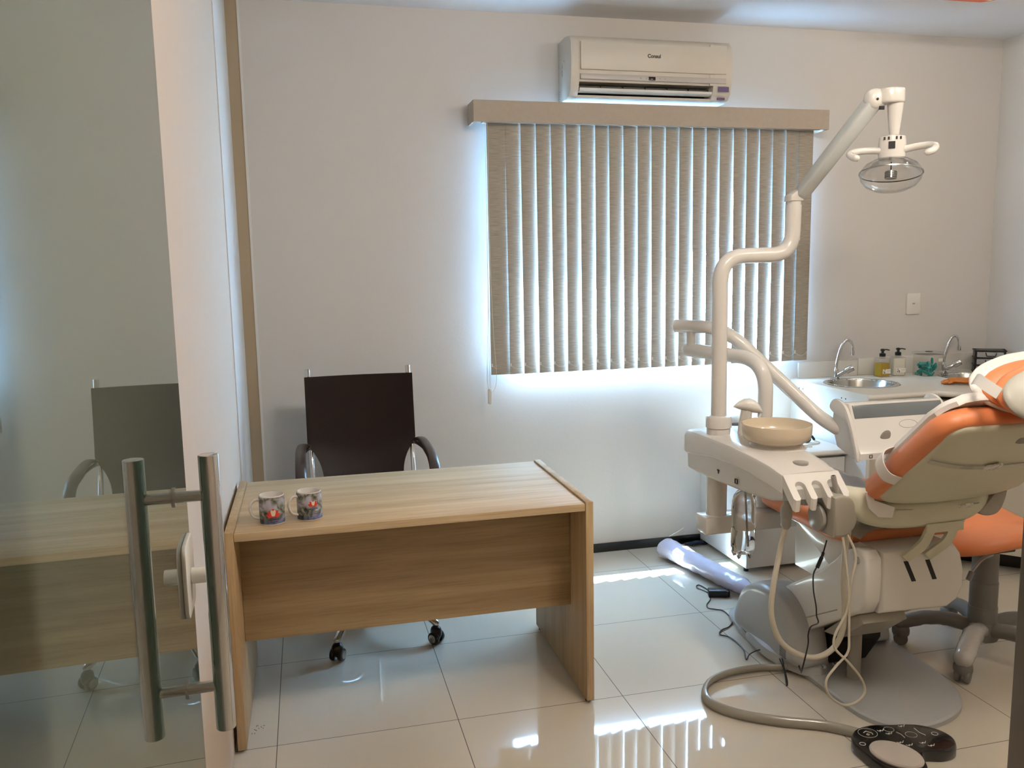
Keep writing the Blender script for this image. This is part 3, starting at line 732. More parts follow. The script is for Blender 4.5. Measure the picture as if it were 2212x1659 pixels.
# clear box with teal pieces
t = thing('plastic_jar', 'clear square jar holding teal plastic pieces', 'jar', (3.300,-.15,.8935))
obj('jar_body', prism([(a+3.300,b-.15) for a,b in rrect(-.066,.066,-.055,.055,.018)], 'z', .8935, 1.012, bev=.004), M_clear, t)
obj('jar_lid', prism([(a+3.300,b-.15) for a,b in rrect(-.074,.074,-.062,.062,.022)], 'z', 1.012, 1.026, bev=.003), M_clear, t)
obj('lid_hole', cyl((3.30,-.15,1.0262),(3.30,-.15,1.0275), .020, 20), M_dark, t)
tb = NB()
rr = random.Random(5)
for i in range(46):
    c = Vector((3.30+rr.uniform(-.045,.045), -.15+rr.uniform(-.035,.035), .902+rr.uniform(0,.072)*(.6+.4*rr.random())))
    rot = Matrix.Rotation(rr.uniform(0,PI),3,'X')@Matrix.Rotation(rr.uniform(0,PI),3,'Z')
    superell(c, .020, .0045, .009, 2.6, 10, 6, bm=tb, rot=rot)
o = obj('teal_pieces', tb, M_teal, t); o['kind'] = 'stuff'
obj('jar_label', box(3.318,3.345,-.2058,-.2053,.975,.992), M_label, t, smooth=False)
# drawer organiser
t = thing('drawer_organiser', 'small black framed organiser with silver drawers in the counter corner', 'organiser', (3.690,-.165,.8935), rz=math.radians(-38))
fbm = NB(); w2, d2 = .078, .060
for a in ((-w2,-w2+.010,-d2,d2,0,.130),(w2-.010,w2,-d2,d2,0,.130),(-w2,w2,d2-.008,d2,0,.130)): box(*a, bm=fbm)
for z in (0,.041,.082,.124): box(-w2-.004,w2+.004,-d2-.004,d2+.004,z,z+.006,bm=fbm)
obj('frame', fbm, M_black, t, smooth=False, local=True)
for z in (.009,.050,.091):
    dd = obj('drawer', box(-w2+.012,w2-.012,-d2-.002,d2-.012,z,z+.030,.001), M_silverbox, t, smooth=False, local=True)
    obj('drawer_handle', tube(fillet([(-.022,-d2-.001,z+.024),(-.022,-d2-.010,z+.022),(-.018,-d2-.012,z+.008),(.024,-d2-.012,z+.008),(.028,-d2-.010,z+.022),(.028,-d2-.001,z+.024)], .004), .0028, 8), M_black, dd, local=True)
# rubber glove
gb = NB(); gz = .8985
tube(catmull([(3.30,-.62,gz+.010),(3.25,-.575,gz+.014),(3.20,-.525,gz+.016),(3.165,-.49,gz+.014)],6), [.020,.024]+[.027]*17, 14, bm=gb, flat=(1.5,.55), round_end=True)
for dx, dy, L in ((-.040,.030,.055),(-.052,.012,.060),(-.055,-.008,.055),(-.046,-.026,.045)):
    tube(catmull([(3.178,-.500,gz+.010),(3.178+dx*.6,-.492+dy*.7,gz+.012),(3.172+dx,-.488+dy,gz+.005)],5), .0085, 10, bm=gb, round_end=True, flat=(1.1,.8))
tube(catmull([(3.20,-.50,gz+.012),(3.205,-.462,gz+.018),(3.185,-.440,gz+.010)],5), .009, 10, bm=gb, round_end=True)
for v in gb.verts: 
    v.co.z += .004*noise.noise(v.co*60); v.co.x += .003*noise.noise(v.co*45+Vector((5,0,0)))
    v.co.z = max(v.co.z, .8945)
lone('rubber_glove', gb, M_glove, 'crumpled orange rubber glove lying at the sink edge', 'glove')
# black box and plug on the low worktop
lone('small_black_box', box(2.150,2.225,-.06,-.012,.6025,.665,.004), M_black, 'small black box standing against the wall behind the cuspidor tap', 'box')
t = thing('power_plug', 'black plug with coiled white cable on the low worktop', 'plug', (2.42,-.33,.6025))
pb = superell((2.425,-.335,.622), .020,.017,.0195, 2.4, 18, 10); tube([(2.435,-.335,.640),(2.452,-.337,.632),(2.462,-.34,.618)], .007, 8, bm=pb, round_end=True); obj('plug_body', pb, M_black, t)
obj('coiled_cable', tube(catmull([(2.46,-.345,.612),(2.475,-.37,.6065),(2.44,-.40,.6065),(2.37,-.41,.6065),(2.31,-.39,.6065),(2.30,-.42,.6065),(2.38,-.45,.6065)],8), .0032, 8), M_white, t)

# ------------------------------------------------------------------ floor things near the wall
def roll():
    a, b = Vector((1.700,-.170,.056)), Vector((1.852,-.925,.046)); b = Vector((1.835,-.83,.046))
    n = 44; m = 26; rings = []
    d = (b-a).normalized(); sd = Vector((d.y,-d.x,0)); up = Vector((0,0,1))
    for i in range(n+1):
        u = i/n; c = a.lerp(b,u); r = .052-.010*u
        if i == 0: r *= .75
        if u > .9: r *= 1-.35*(u-.9)/.1
        ring = []
        for k in range(m):
            t_ = 2*PI*k/m; w = 1+.10*noise.noise(Vector((u*11, math.cos(t_)*1.6, math.sin(t_)*1.6)))+.05*noise.noise(Vector((u*30, math.cos(t_)*3, math.sin(t_)*3+4)))
            p = c+(sd*math.cos(t_)*1.08+up*math.sin(t_)*.96)*r*w; p.z = max(p.z, .002); ring.append(p)
        rings.append(ring)
    t = thing('wrapped_roll', 'long roll wrapped in lilac plastic lying on the floor by the back wall', 'roll', (1.75,-.5,0))
    obj('wrapping', ring_loft(rings), M_lilac, t, ang=25)
    obj('loose_tie', tube([(1.735,-.15,.100),(1.785,-.13,.112),(1.83,-.125,.132)], .0025, 6), M_white, t)
roll()
bc = NB()
for i in range(5):
    y = -.035-.012*i*.6; tube(catmull([(1.885+.006*i,y,.008),(1.92,y-.004,.014+.003*(i%3)),(1.96,y+.003,.016),(1.984,y,.010)],5), .0052, 8, bm=bc, round_end=True)
lone('cable_bundle', bc, M_blue, 'short blue and black cable bundle on the floor beside the low cabinet', 'cable')

# ------------------------------------------------------------------ power adapter with its long cable
t = thing('power_adapter', 'black power adapter with long thin cable on the floor tiles', 'adapter', (1.725,-.735,0))
ad = box(-.042,.042,-.022,.022,.001,.034,.004); ad.transform(Matrix.Translation((1.712,-.742,0))@Matrix.Rotation(-.35,4,'Z')); 
obj('adapter_body', ad, M_black, t)
ap = box(.038,.056,-.016,.016,.001,.030,.003); ap.transform(Matrix.Translation((1.712,-.742,0))@Matrix.Rotation(-.35,4,'Z')); obj('adapter_plug', ap, M_black, t)
cp = [(1.680,-.728,.012),(1.700,-.66,.004),(1.690,-.600,.004),(1.665,-.625,.004),(1.685,-.70,.004),(1.66,-.775,.004),(1.617,-.826,.004),(1.604,-.866,.004),(1.630,-.889,.004),(1.655,-.918,.004),(1.640,-1.017,.004),(1.598,-1.070,.004),(1.552,-1.091,.004),(1.524,-1.129,.004),(1.548,-1.16,.004),(1.555,-1.213,.004),(1.545,-1.290,.004),(1.515,-1.363,.004),(1.548,-1.335,.01),(1.585,-1.350,.03),(1.61,-1.40,.045),(1.597,-1.47,.040),(1.570,-1.545,.03),(1.545,-1.60,.012),(1.556,-1.585,.02),(1.592,-1.50,.040),(1.612,-1.46,.06),(1.64,-1.50,.075)]
cb = tube(catmull(cp,6), .0026, 6)
tube(catmull([(1.64,-1.50,.075),(1.60,-1.60,.06),(1.54,-1.70,.12),(1.527,-1.75,.233),(1.527,-1.75,.274),(1.537,-1.75,.301),(1.564,-1.75,.311),(1.557,-1.75,.337),(1.554,-1.75,.371),(1.542,-1.75,.43),(1.540,-1.75,.487),(1.556,-1.75,.516)],6), .0026, 6, bm=cb)
obj('cable', cb, M_black, t)
cc = cyl((1.553,-1.75,.508),(1.570,-1.75,.545), .0065, 12, bev=.001); cyl((1.570,-1.75,.545),(1.577,-1.748,.560), .0045, 10, bm=cc); cyl((1.577,-1.748,.560),(1.590,-1.745,.60), .0025, 8, bm=cc)
obj('connector', cc, M_black, t)

# ------------------------------------------------------------------ dental chair
CX = 1.925
def dental_chair():
    t = thing('dental_chair', 'reclined orange dental chair with cream back shell and white covers', 'dental chair', (1.90,-1.45,0))
    # floor plate
    out = smooth2([(1.62,-1.10),(1.60,-1.30),(1.625,-1.46),(1.655,-1.56),(1.66,-1.72),(1.672,-1.86),(1.73,-1.945),(1.82,-1.975),(1.93,-1.955),(2.03,-1.90),(2.10,-1.80),(2.135,-1.65),(2.145,-1.45),(2.15,-1.2),(2.14,-.95),(1.9,-.88),(1.68,-.93)], 5)
    obj('base_plate', slab(frame((0,0,0),(1,0,0),(0,1,0)), out, [(0.001,.0),(.016,0),(.022,.008)]), M_grey2, t)
    # raised foot flap at the left
    fl = smooth2([(1.62,-1.18),(1.585,-1.30),(1.585,-1.42),(1.63,-1.55),(1.72,-1.58),(1.80,-1.45),(1.78,-1.2)], 5)
    obj('plinth_skirt', slab(frame((0,0,0),(1,0,0),(0,1,0)), fl, [(.018,0),(.05,.006),(.062,.02)]), M_grey2, t)
    # base cover dome: profile in (y,z)
    prof = smooth2([(-1.085,.04),(-1.105,.13),(-1.16,.215),(-1.27,.275),(-1.39,.285),(-1.475,.255),(-1.535,.19),(-1.565,.11),(-1.560,.05),(-1.40,.028),(-1.2,.028)], 5)
    cy_, cz_ = -1.33, .15; rings = []
    for x, s, dy in ((1.598,.80,0),(1.602,.90,0),(1.612,.965,0),(1.628,1.0,0),(1.66,1.015,0),(1.715,1.0,0),(1.735,.97,0),(1.742,.93,0),(1.744,.72,.07),(1.95,.72,.07),(2.10,.70,.07),(2.12,.62,.07)):
        rings.append([Vector((x, cy_+dy+(y-cy_)*s, cz_-(.15*(1-s) if dy else 0)+(z-cz_)*s)) for y, z in prof])
    obj('base_cover', ring_loft(rings), M_grey2, t, ang=50)
    lb = NB()
    for k in range(7):
        box(1.5975,1.600,-1.505,-1.462,.096-.006*k,.0985-.006*k,bm=lb)
    lb.transform(Matrix.Rotation(0,4,'X')); obj('rating_label', lb, M_ink, t, smooth=False)
    # lift arm
    ap = [(-1.30,.215),(-1.306,.250),(-1.589,.432),(-1.66,.49),(-1.72,.55),(-1.785,.580),(-1.82,.578),(-1.846,.555),(-1.852,.49),(-1.848,.41),(-1.825,.362),(-1.79,.342),(-1.411,.100)]
    am = obj('lift_arm_cover', prism(ap, 'x', 1.672, 1.735, bev=.012, seg=3), M_dentw, t)
    sm = NB(); A, B = Vector((1.671,-1.435,.175)), Vector((1.671,-1.70,.325)); tube([A,B], .0022, 6, bm=sm); obj('cover_seam', sm, M_dgrey, am)
    obj('cover_bolt', cyl((1.668,-1.800,.540),(1.674,-1.800,.540), .013, 20), M_dgrey, am)
    ap2 = [(-1.306,.24),(-1.589,.42),(-1.72,.53),(-1.78,.55),(-1.79,.36),(-1.411,.11)]
    obj('lift_arm', prism(ap2, 'x', 1.736, 2.04), M_dentw, t, smooth=False)
    obj('mechanism', prism([(-1.42,.03),(-1.42,.115),(-1.60,.21),(-1.60,.15),(-1.52,.03)], 'x', 1.75, 1.93), M_dark, t, smooth=False)
    obj('lower_bracket', prism([(-1.60,.20),(-1.70,.285),(-1.80,.345),(-1.82,.32),(-1.70,.22)], 'x', 1.69, 1.86), M_pad, t, smooth=False)
    obj('stop_post', cyl((1.80,-1.63,.02),(1.80,-1.63,.215), .024, 20), M_pad, t)
    sc_ = NB()
    for x in (1.70,1.745): cyl((x,-1.60,.06),(x,-1.585,.06), .006, 10, bm=sc_)
    obj('screw', sc_, M_chrome, t)
    # housing with two slots in its face
    hx0,hx1,hz0,hz1,hy = 1.737,2.078,.345,.572,-1.842
    def P(pts): return pts
    prof = [(hx0,hz0+.012),(hx0,hz1),(hx1-.055,hz1),(hx1-.03,hz1-.03),(hx1-.012,hz0+.13),(hx1-.012,hz0+.075),(hx1-.035,hz0+.03),(hx1-.075,hz0+.006)]
    hb = prism(prof, 'y', hy, -1.32, bev=.015, seg=3)
    hs = obj('seat_housing', hb, M_dentw, t)
    for (xa,za),(xb,zb) in (((1.826,.535),(1.862,.461)),((1.911,.532),(1.944,.460))):
        w = .017
        obj('slot', prism([(xa-w/2,za),(xa+w/2,za),(xb+w/2,zb),(xb-w/2,zb)], 'y', hy-.0012, hy+.002), M_dark, hs, smooth=False)
    # brackets hold the back: flat bars bent down into the slots
    for xa, xb, xc in ((1.893,1.862,1.795),(1.982,1.952,1.880)):
        pth = [(xa,-1.878,.665),(xb+.004,-1.880,.612),(xb-.012,-1.878,.594),(xc+.018,-1.852,.548)]
        w = .017; r = []
        pp = fillet(pth, .012, 4); rings = []
        for i, p in enumerate(pp):
            tdir = (pp[min(i+1,len(pp)-1)]-pp[max(i-1,0)]).normalized(); nrm = Vector((0,-1,0)).cross(tdir).normalized()
            rings.append([p+nrm*w+Vector((0,-.006,0)), p-nrm*w+Vector((0,-.006,0)), p-nrm*w+Vector((0,.006,0)), p+nrm*w+Vector((0,.006,0))])
        obj('back_bracket', ring_loft(rings), M_shell, t, ang=30)
    # seat, leg rest
    seat = rrect(1.655, 2.195, -1.735, -1.13, .10, 7)
    F = frame((0,0,0),(1,0,0),(0,1,0))
    obj('seat_cushion', slab(F, seat, [(.572,.045),(.566,.02),(.580,.004),(.600,0),(.622,.006),(.636,.028),(.640,.06)]), M_orange, t, ang=60)
    leg = [(a,b) for a,b in rrect(1.68, 2.17, -1.16, -.62, .09, 7)]
    obj('leg_rest', slab(F, leg, [(.570,.03),(.575,.008),(.60,0),(.622,.008),(.634,.03),(.638,.06)]), M_orange, t, ang=60)
    ul = [(-1.60,.566),(-1.70,.562),(-1.66,.475),(-1.60,.45),(-1.50,.50),(-1.40,.545),(-.72,.566)]
    obj('seat_shell', prism(ul, 'x', 1.70, 2.11, bev=.008), M_dentw, t)
    # white plastic cover over seat and leg rest
    cb = NB(); nx, ny = 16, 40; G = []
    for j in range(ny+1):
        y = -1.745+j/ny*(-.70+1.745); row = []
        for i in range(nx+1):
            s = -1+2*i/nx; tt = min(1, max(0,(y+1.745)/.10)); x = CX+s*(.205+.055*math.sqrt(max(0,1-(1-tt)**2))); e = abs(s)**6
            z = .645-.035*e-(.02 if j == 0 else 0)+.0035*noise.noise(Vector((x*9,y*9,0)))+.002*noise.noise(Vector((x*30,y*30,2)))
            row.append(cb.verts.new((x,y,z)))
        G.append(row)
    for j in range(ny):
        for i in range(nx): cb.faces.new((G[j][i],G[j][i+1],G[j+1][i+1],G[j+1][i]))
    e = cb.faces[:]; bmesh.ops.solidify(cb, geom=e, thickness=.003)
    obj('seat_cover', cb, M_cover, t, ang=60)
    # backrest frame: a across (x), b along the recline, c outwards to the back
    F = frame((CX,-1.895,.764),(1,0,0),(0,-.744,.668))
    if F[3].y > 0: F = (F[0],F[1],F[2],-F[3])
    def bo(hw, b0, b1, r, sag, n=10):
        pts = []
        for cx, cyy, s in ((hw-r,b1-r,0),(-hw+r,b1-r,1)):
            for k in range(8): a = (s+k/7)*PI/2; pts.append((cx+r*math.cos(a), cyy+r*math.sin(a)))
        for k in range(n*2+1):
            u = -1+k/n
            x = u*hw; y = b0-sag*(1-u*u)+ .03*(abs(u)**8)
            pts.append((x,y))
        return pts
    sh = bo(.267, .0, .445, .055, .045)
    # shell face: rings going inwards get further out (convex back)
    lay = [(-.035,.0),(-.008,.0),(-.002,.003),(.004,.012),(.012,.04),(.020,.09),(.026,.15),(.028,.20)]
    obj('back_shell', slab(F, sh, lay), M_shell, t, ang=60)
    cu = bo(.291, -.012, .456, .085, .03)
    lay = [(-.006,.022),(-.012,.004),(-.028,-.003),(-.050,.0),(-.070,.008),(-.082,.028),(-.088,.07)]
    bc_ = obj('back_cushion', slab(F, cu, lay), M_orange, t, ang=60)
    # white cover on the front, its gathered hem showing past the shoulder
    cv = bo(.262, .10, .474, .10, .0); R_ = []
    for h, ins in ((-.078,.012),(-.076,.0),(-.090,-.004),(-.106,.004),(-.116,.03),(-.119,.09)):
        ha = .262; ca, cb2 = 0, .31; rr_ = []
        for q, (a,b) in enumerate(cv):
            s_ = (ha-ins)/ha; ruf = .004*math.sin(q*2.4)*(1 if h > -.11 else 0)
            rr_.append(fp(F, a*s_*(1+ruf*3), cb2+(b-cb2)*s_+ruf, h+ruf*.8))
        R_.append(rr_)
    obj('back_cover', ring_loft(R_), M_cover, t, ang=40)
    # strap loop at the left side of the back
    st = NB(); w = .022
    def strip(pts, wvec, th=.0014, bm=None):
        rings = []
        for i, p in enumerate(pts):
            p = Vector(p); td = (Vector(pts[min(i+1,len(pts)-1)])-Vector(pts[max(i-1,0)])).normalized(); nr = td.cross(wvec).normalized()*th
            rings.append([p+wvec+nr,p-wvec+nr,p-wvec-nr,p+wvec-nr])
        return ring_loft(rings, bm=bm)
    pts = [fp(F,-.255,.17,-.100),fp(F,-.290,.16,-.095),fp(F,-.308,.155,-.075),fp(F,-.312,.150,-.045),fp(F,-.300,.146,-.018),fp(F,-.27,.145,-.002)]
    obj('cover_strap', strip(catmull(pts,5), F[2]*w), M_cover, t, ang=50)
    # clear bands across the shell with buckles
    def shell_h(a): return .030-.022*(abs(a)/.267)**2.5
    for bcen, sag, bx, hh in ((.300,.032,-.035,None),(.004,.046,.085,.021)):
        pts = []
        for k in range(21):
            a = -.262+.500*k/20; b = bcen-sag*(1-(a/.262)**2); pts.append(fp(F,a,b,(shell_h(a)+.0025) if hh is None else hh))
        if hh is not None: pts = pts[3:17]
        bd_ = obj('band', strip(pts, F[2]*.0014, .0010), M_dgrey, t, ang=60)
        obj('clear_strip', strip([p-F[2]*.010 for p in pts], F[2]*.0095, .0008), M_clear, bd_, ang=60)
        b0 = bcen-sag*(1-(bx/.262)**2)
        bk = NB(); bk = box(-.026,.026,-.011,.011,0,.007,.002)
        for sx in (-.018,.018): box(sx-.004,sx+.004,-.014,.014,.001,.009,.001,bm=bk)
        box(-.006,.010,-.016,.016,.001,.008,.002,bm=bk)
        for v in bk.verts: v.co = fp(F, bx+v.co.x, b0+v.co.y+.15*v.co.x, (shell_h(bx)+.002 if hh is None else hh)+v.co.z)
        obj('buckle', bk, M_dentw, t)
    # lower shell (pod) between the hinges
    rings = []; n = 40
    for k in range(n+1):
        u = -1+2*k/n; x = 1.885+u*.285
        top = .795-.040*(1-u*u)+.02*max(0,-u)**3; bot = .650+.045*abs(u)**3+(.03*max(0,u)**4)
        yc = -1.790+.02*abs(u)**3; ry = .098; e_ = (1-abs(u)**7)**.5 if abs(u) < 1 else .04
        cz = (top+bot)/2; rz = (top-bot)/2*max(.12,e_); ry *= max(.12,e_)
        ring = []
        for q in range(24):
            a = 2*PI*q/24; ca, sa = math.cos(a), math.sin(a)
            ring.append(Vector((x, yc+ry*math.copysign(abs(ca)**.55,ca), cz+rz*math.copysign(abs(sa)**.65,sa))))
        rings.append(ring)
    obj('lower_back_shell', ring_loft(rings), M_shell, t, ang=60)
    obj('slot_cover', box(1.865,2.01,-1.8875,-1.880,.640,.672,.003), M_shell, t)
    tri = obj('white_strap_end', prism([(1.640,.806),(1.658,.772),(1.735,.742),(1.728,.708),(1.675,.715),(1.642,.745),(1.628,.80)], 'y', -1.892, -1.884), M_cover, t, smooth=False)
    # hinge covers
    hp_ = [(1.552,.640),(1.549,.775)]+[(1.575+.066*math.sin(a), .708+.072*math.cos(a)) for a in [PI*k/14*.92 for k in range(15)]]
    obj('hinge_cover', prism(hp_, 'y', -1.84, -1.71, bev=.010, seg=3), M_pad, t)
    obj('hinge_disc', cyl((1.532,-1.76,.690),(1.548,-1.76,.690), .046, 28, bev=.006), M_dgrey, t)
    obj('hinge_cover', prism(smooth2([(2.085,.688),(2.13,.672),(2.172,.690),(2.195,.755),(2.175,.80),(2.15,.76),(2.12,.725)],4), 'y', -1.87, -1.75, bev=.008, seg=2), M_pad, t)
    # red-orange side of foot section glimpsed under the holder is the seat itself
    # headrest, reclined about the x axis
    hd = Vector((2.040,-2.225,1.180)); rot = Matrix.Rotation(math.radians(-38),3,'X')
    Hh = thing_part('headrest', t)
    def se(c, rx, ry, rz, e=2.3): return superell(hd+rot@Vector(c), rx, ry, rz, e, 40, 20, rot=rot)
    obj('headrest_cushion', se((-.008,.004,-.032), .262,.052,.106,2.05), M_orange, Hh)
    obj('headrest_cushion_front', se((-.012,.046,.010), .252,.034,.100,2.05), M_orange, Hh)
    cvb = se((-.018,.060,.028), .266,.032,.112,2.05)
    for v in cvb.verts:
        w_ = noise.noise(v.co*38)*.004; v.co += Vector((0,w_,w_))
    obj('headrest_cover', cvb, M_cover, Hh, ang=60)
    obj('headrest_shell', se((-.025,-.048,-.072), .280,.036,.108,2.2), mat('headrest_back_shell', (.70,.69,.645), .4), Hh)
    sp_ = [(1.741,-2.188,1.197),(1.720,-2.224,1.203),(1.712,-2.262,1.192),(1.724,-2.298,1.172)]
    obj('headrest_strap', strip(catmull(sp_,6), Vector((-.50,.12,-.86))*.016), M_cover, Hh, ang=50)
    obj('headrest_lever_slot', tube(catmull([hd+rot@Vector((-.05,-.072,-.090)),hd+rot@Vector((-.02,-.078,-.082)),hd+rot@Vector((-.005,-.080,-.068))],5), .004, 8), M_dark, Hh)
    obj('headrest_stem', box(CX-.03,CX+.03,-2.20,-2.12,1.0,1.12,.008), M_dgrey, Hh)
def thing_part(name, parent):
    o = bpy.data.objects.new(name, None); C.objects.link(o); o.parent = parent; ROOT[o.name] = origin(parent); return o
dental_chair()

# ------------------------------------------------------------------ cuspidor unit
def unit():
    t = thing('cuspidor_unit', 'cream dental side unit with round bowl, water tap and hose holder', 'cuspidor unit', (1.55,-1.35,.40))
    # support bar with two columns
    obj('support_bar', box(1.395, 1.80, -1.245, -1.155, .478, .548, .006), M_dent, t)
    obj('column', cyl((1.462,-1.20,.53),(1.462,-1.20,.80), .040, 28), M_dent, t)
    # body: top cover. profile (y, ztop) along the length, x width grows narrower to the front
    ys = [-1.045,-1.06,-1.12,-1.20,-1.30,-1.42,-1.55,-1.66,-1.748]
    zt = [.862,.868,.871,.872,.872,.870,.864,.854,.838]
    zb = [.775,.772,.778,.790,.800,.802,.797,.786,.772]
    def xw(y):
        u = (-1.05-y)/.7; return 1.395+.02*u, 1.665-.03*u-.012*(max(0,u-.8)/.2)
    rings = []
    for y, a, b in zip(ys, zt, zb):
        x0, x1 = xw(y); r = .014
        if y > -1.05: a -= .006
        ring = [(x0+.004,y,b),(x0,y,b+.004),(x0,y,a-r),(x0+r*.3,y,a-r*.3),(x0+r,y,a),(1.45,y,a+.003),(1.53,y,a+.005),(1.60,y,a+.003),(x1-r,y,a),(x1-r*.3,y,a-r*.3),(x1,y,a-r),(x1,y,b+.004),(x1-.004,y,b)]
        rings.append([Vector(p) for p in ring])
    cov = obj('body_cover', ring_loft(rings), M_dent, t, ang=40)
    zl = [.712,.707,.704,.704,.706,.711,.718,.728,.750]
    rings = []
    for y, a, b in zip(ys[1:], zb[1:], zl[1:]):
        x0, x1 = xw(y)
        rings.append([Vector((x0+.012,y+.005,b+.008)),Vector((x0+.020,y+.005,b)),Vector((x1-.03,y+.005,b)),Vector((x1-.014,y+.005,b+.01)),Vector((x1-.012,y+.005,a+.004)),Vector((x0+.010,y+.005,a+.004))])
    lowb = obj('lower_body', ring_loft(rings), M_dent, t, ang=40)
    sy = NB(); box(1.4115-.001,1.4125,-1.315,-1.300,.752,.757,bm=sy); box(1.4105,1.4125,-1.310,-1.305,.742,.757,bm=sy)
    for a in ((-1.455,-1.437,.752,.754),(-1.455,-1.437,.736,.738),(-1.455,-1.453,.736,.754),(-1.439,-1.437,.736,.754)): box(1.4095,1.4140,a[0],a[1],a[2],a[3],bm=sy)
    obj('control_symbol', sy, M_ink, lowb, smooth=False)
    # instrument holder: sloping front with three open notches
    x0, x1 = 1.415, 1.622; top_y, top_z, fy, fz = -1.748, .840, -1.822, .772
    L_ = math.hypot(fy-top_y, fz-top_z); rN, dN = .0185, .070
    pts = [(x0,0),(x1,0),(x1,L_-.008),(x1-.006,L_)]
    for c in (1.578,1.520,1.459):
        pts += [(c+rN+.006,L_),(c+rN,L_-.006)]
        for k in range(13): a_ = PI*k/12; pts.append((c+rN*math.cos(a_), L_-dN+rN-rN*math.sin(a_)))
        pts += [(c-rN,L_-.006),(c-rN-.006,L_)]
    pts += [(x0+.006,L_),(x0,L_-.008)]
    ds = Vector((0,fy-top_y,fz-top_z)).normalized(); dn_ = Vector((0,.12,-1)).normalized()
    bm = prism(pts, 'z', 0, 1)
    for v in bm.verts:
        x, q, h = v.co; v.co = Vector((x,top_y,top_z))+ds*q+dn_*(.040*h)
    obj('instrument_holder', bm, M_dent, t, ang=30)
    obj('holder_back', prism([(top_y+.002,.832),(top_y-.030,.795),(top_y-.045,.765),(top_y+.002,.752)], 'x', x0+.004, x1-.004), M_dgrey, t, smooth=False)
    obj('holder_base', cyl((1.50,-1.745,.757),(1.50,-1.745,.735), .022, 20), M_dgrey, t)
    # bowl and its foot
    bc = (1.567,-1.452)
    bw = lathe([(.055,.884),(.098,.886),(.118,.899),(.1245,.920),(.126,.950),(.1255,.953),(.1225,.953),(.1195,.925),(.112,.907),(.09,.899),(.02,.893),(.004,.893)], (bc[0],bc[1],0), 56)
    obj('bowl', bw, M_bowl, t, ang=50)
    obj('bowl_foot', lathe([(.108,.866),(.100,.870),(.088,.880),(.084,.897),(.03,.898)], (bc[0],bc[1],0), 48), M_dent, t)
    obj('cup_sensor', cyl((1.527,-1.675,.848),(1.527,-1.675,.861), .026, 28, bev=.002), M_dgrey, t)
    # tap
    tp = tube([(1.552,-1.245,.86),(1.552,-1.250,.92),(1.552,-1.262,.975)], [.027,.024,.021], 20)
    obj('tap_column', tp, M_dent, t)
    rings = []; ar = Vector((.97,-.236,0)); sd_ = Vector((.236,.97,0))
    for u, rz_, ry_, dz in ((-.058,.001,.001,.002),(-.050,.007,.006,.004),(-.036,.017,.014,.006),(-.016,.026,.022,.007),(.006,.030,.026,.004),(.026,.027,.025,-.002),(.042,.019,.019,-.010),(.052,.010,.012,-.018),(.056,.002,.003,-.022)):
        c_ = Vector((1.556,-1.266,.984))+ar*u+Vector((0,0,dz)); rings.append([c_+sd_*ry_*math.cos(2*PI*k/22)+Vector((0,0,rz_*math.sin(2*PI*k/22)*(1 if math.sin(2*PI*k/22) > 0 else .8))) for k in range(22)])
    hd_ = ring_loft(rings)
    obj('tap_head', hd_, M_dent, t)
    obj('spout', tube([(1.596,-1.276,.970),(1.600,-1.279,.955),(1.594,-1.279,.942)], .007, 12), M_dent, t)
    obj('cup_filler', cyl((1.522,-1.16,.871),(1.522,-1.16,.876), .018, 20), M_dark, t)
    # water bottle, hanging under the body
    R = .044; pr = [(.012,.722),(.014,.716),(.026,.706),(.037,.690),(.0425,.668),(R,.645),(R,.575),(.0425,.570),(R,.565),(R,.520),(R,.500),(.041,.485),(.034,.476),(.02,.480),(.004,.486)]
    bt = lathe([(r,z) for r,z in pr], (1.442,-1.45,0), 40)
    for v in bt.verts:
        if v.co.z < .512 and (Vector((v.co.x-1.442, v.co.y+1.45)).length > .008):
            a = math.atan2(v.co.y+1.45, v.co.x-1.442); v.co.z -= .016*max(0, math.cos(5*a))*(.512-v.co.z)/.03
    bo_ = obj('water_bottle', bt, M_water, t)
    obj('bottle_cap', cyl((1.442,-1.45,.716),(1.442,-1.45,.742), .019, 20), M_dgrey, bo_)
    obj('pickup_tube', cyl((1.446,-1.448,.72),(1.456,-1.452,.500), .003, 8), M_dgrey, bo_)
    # suction hose with coupler, hanging loop and tip
    cp_ = lathe([(.006,.10),(.009,.085),(.011,.060),(.0135,.055),(.0185,.045),(.0195,.035),(.0195,.012),(.017,.008),(.0175,.0),(.0175,-.018),(.012,-.026),(.010,-.030)], (1.462,-1.70,.668), 24)
    obj('hose_coupler', cp_, M_dgrey, t)
    hp_ = [(1.462,-1.70,.640),(1.449,-1.70,.60),(1.430,-1.71,.537),(1.407,-1.72,.442),(1.404,-1.72,.343),(1.439,-1.72,.250),(1.512,-1.72,.190),(1.585,-1.72,.170),(1.648,-1.72,.195),(1.675,-1.73,.26),(1.666,-1.75,.346),(1.643,-1.77,.449),(1.630,-1.79,.568),(1.632,-1.80,.64),(1.628,-1.80,.68)]
    hs = catmull(hp_, 8); obj('suction_hose', tube(hs, [.0088+.0012*min(1,i/len(hs)*2) for i in range(len(hs))], 14), M_hose, t)
    obj('suction_tip', tube([(1.628,-1.800,.68),(1.588,-1.800,.760),(1.568,-1.800,.838)], [.009,.0100,.0085], 16), M_dgrey, t)
    obj('tip_opening', cyl((1.568,-1.800,.8382),(1.5678,-1.800,.8392), .0055, 14), M_dark, t)
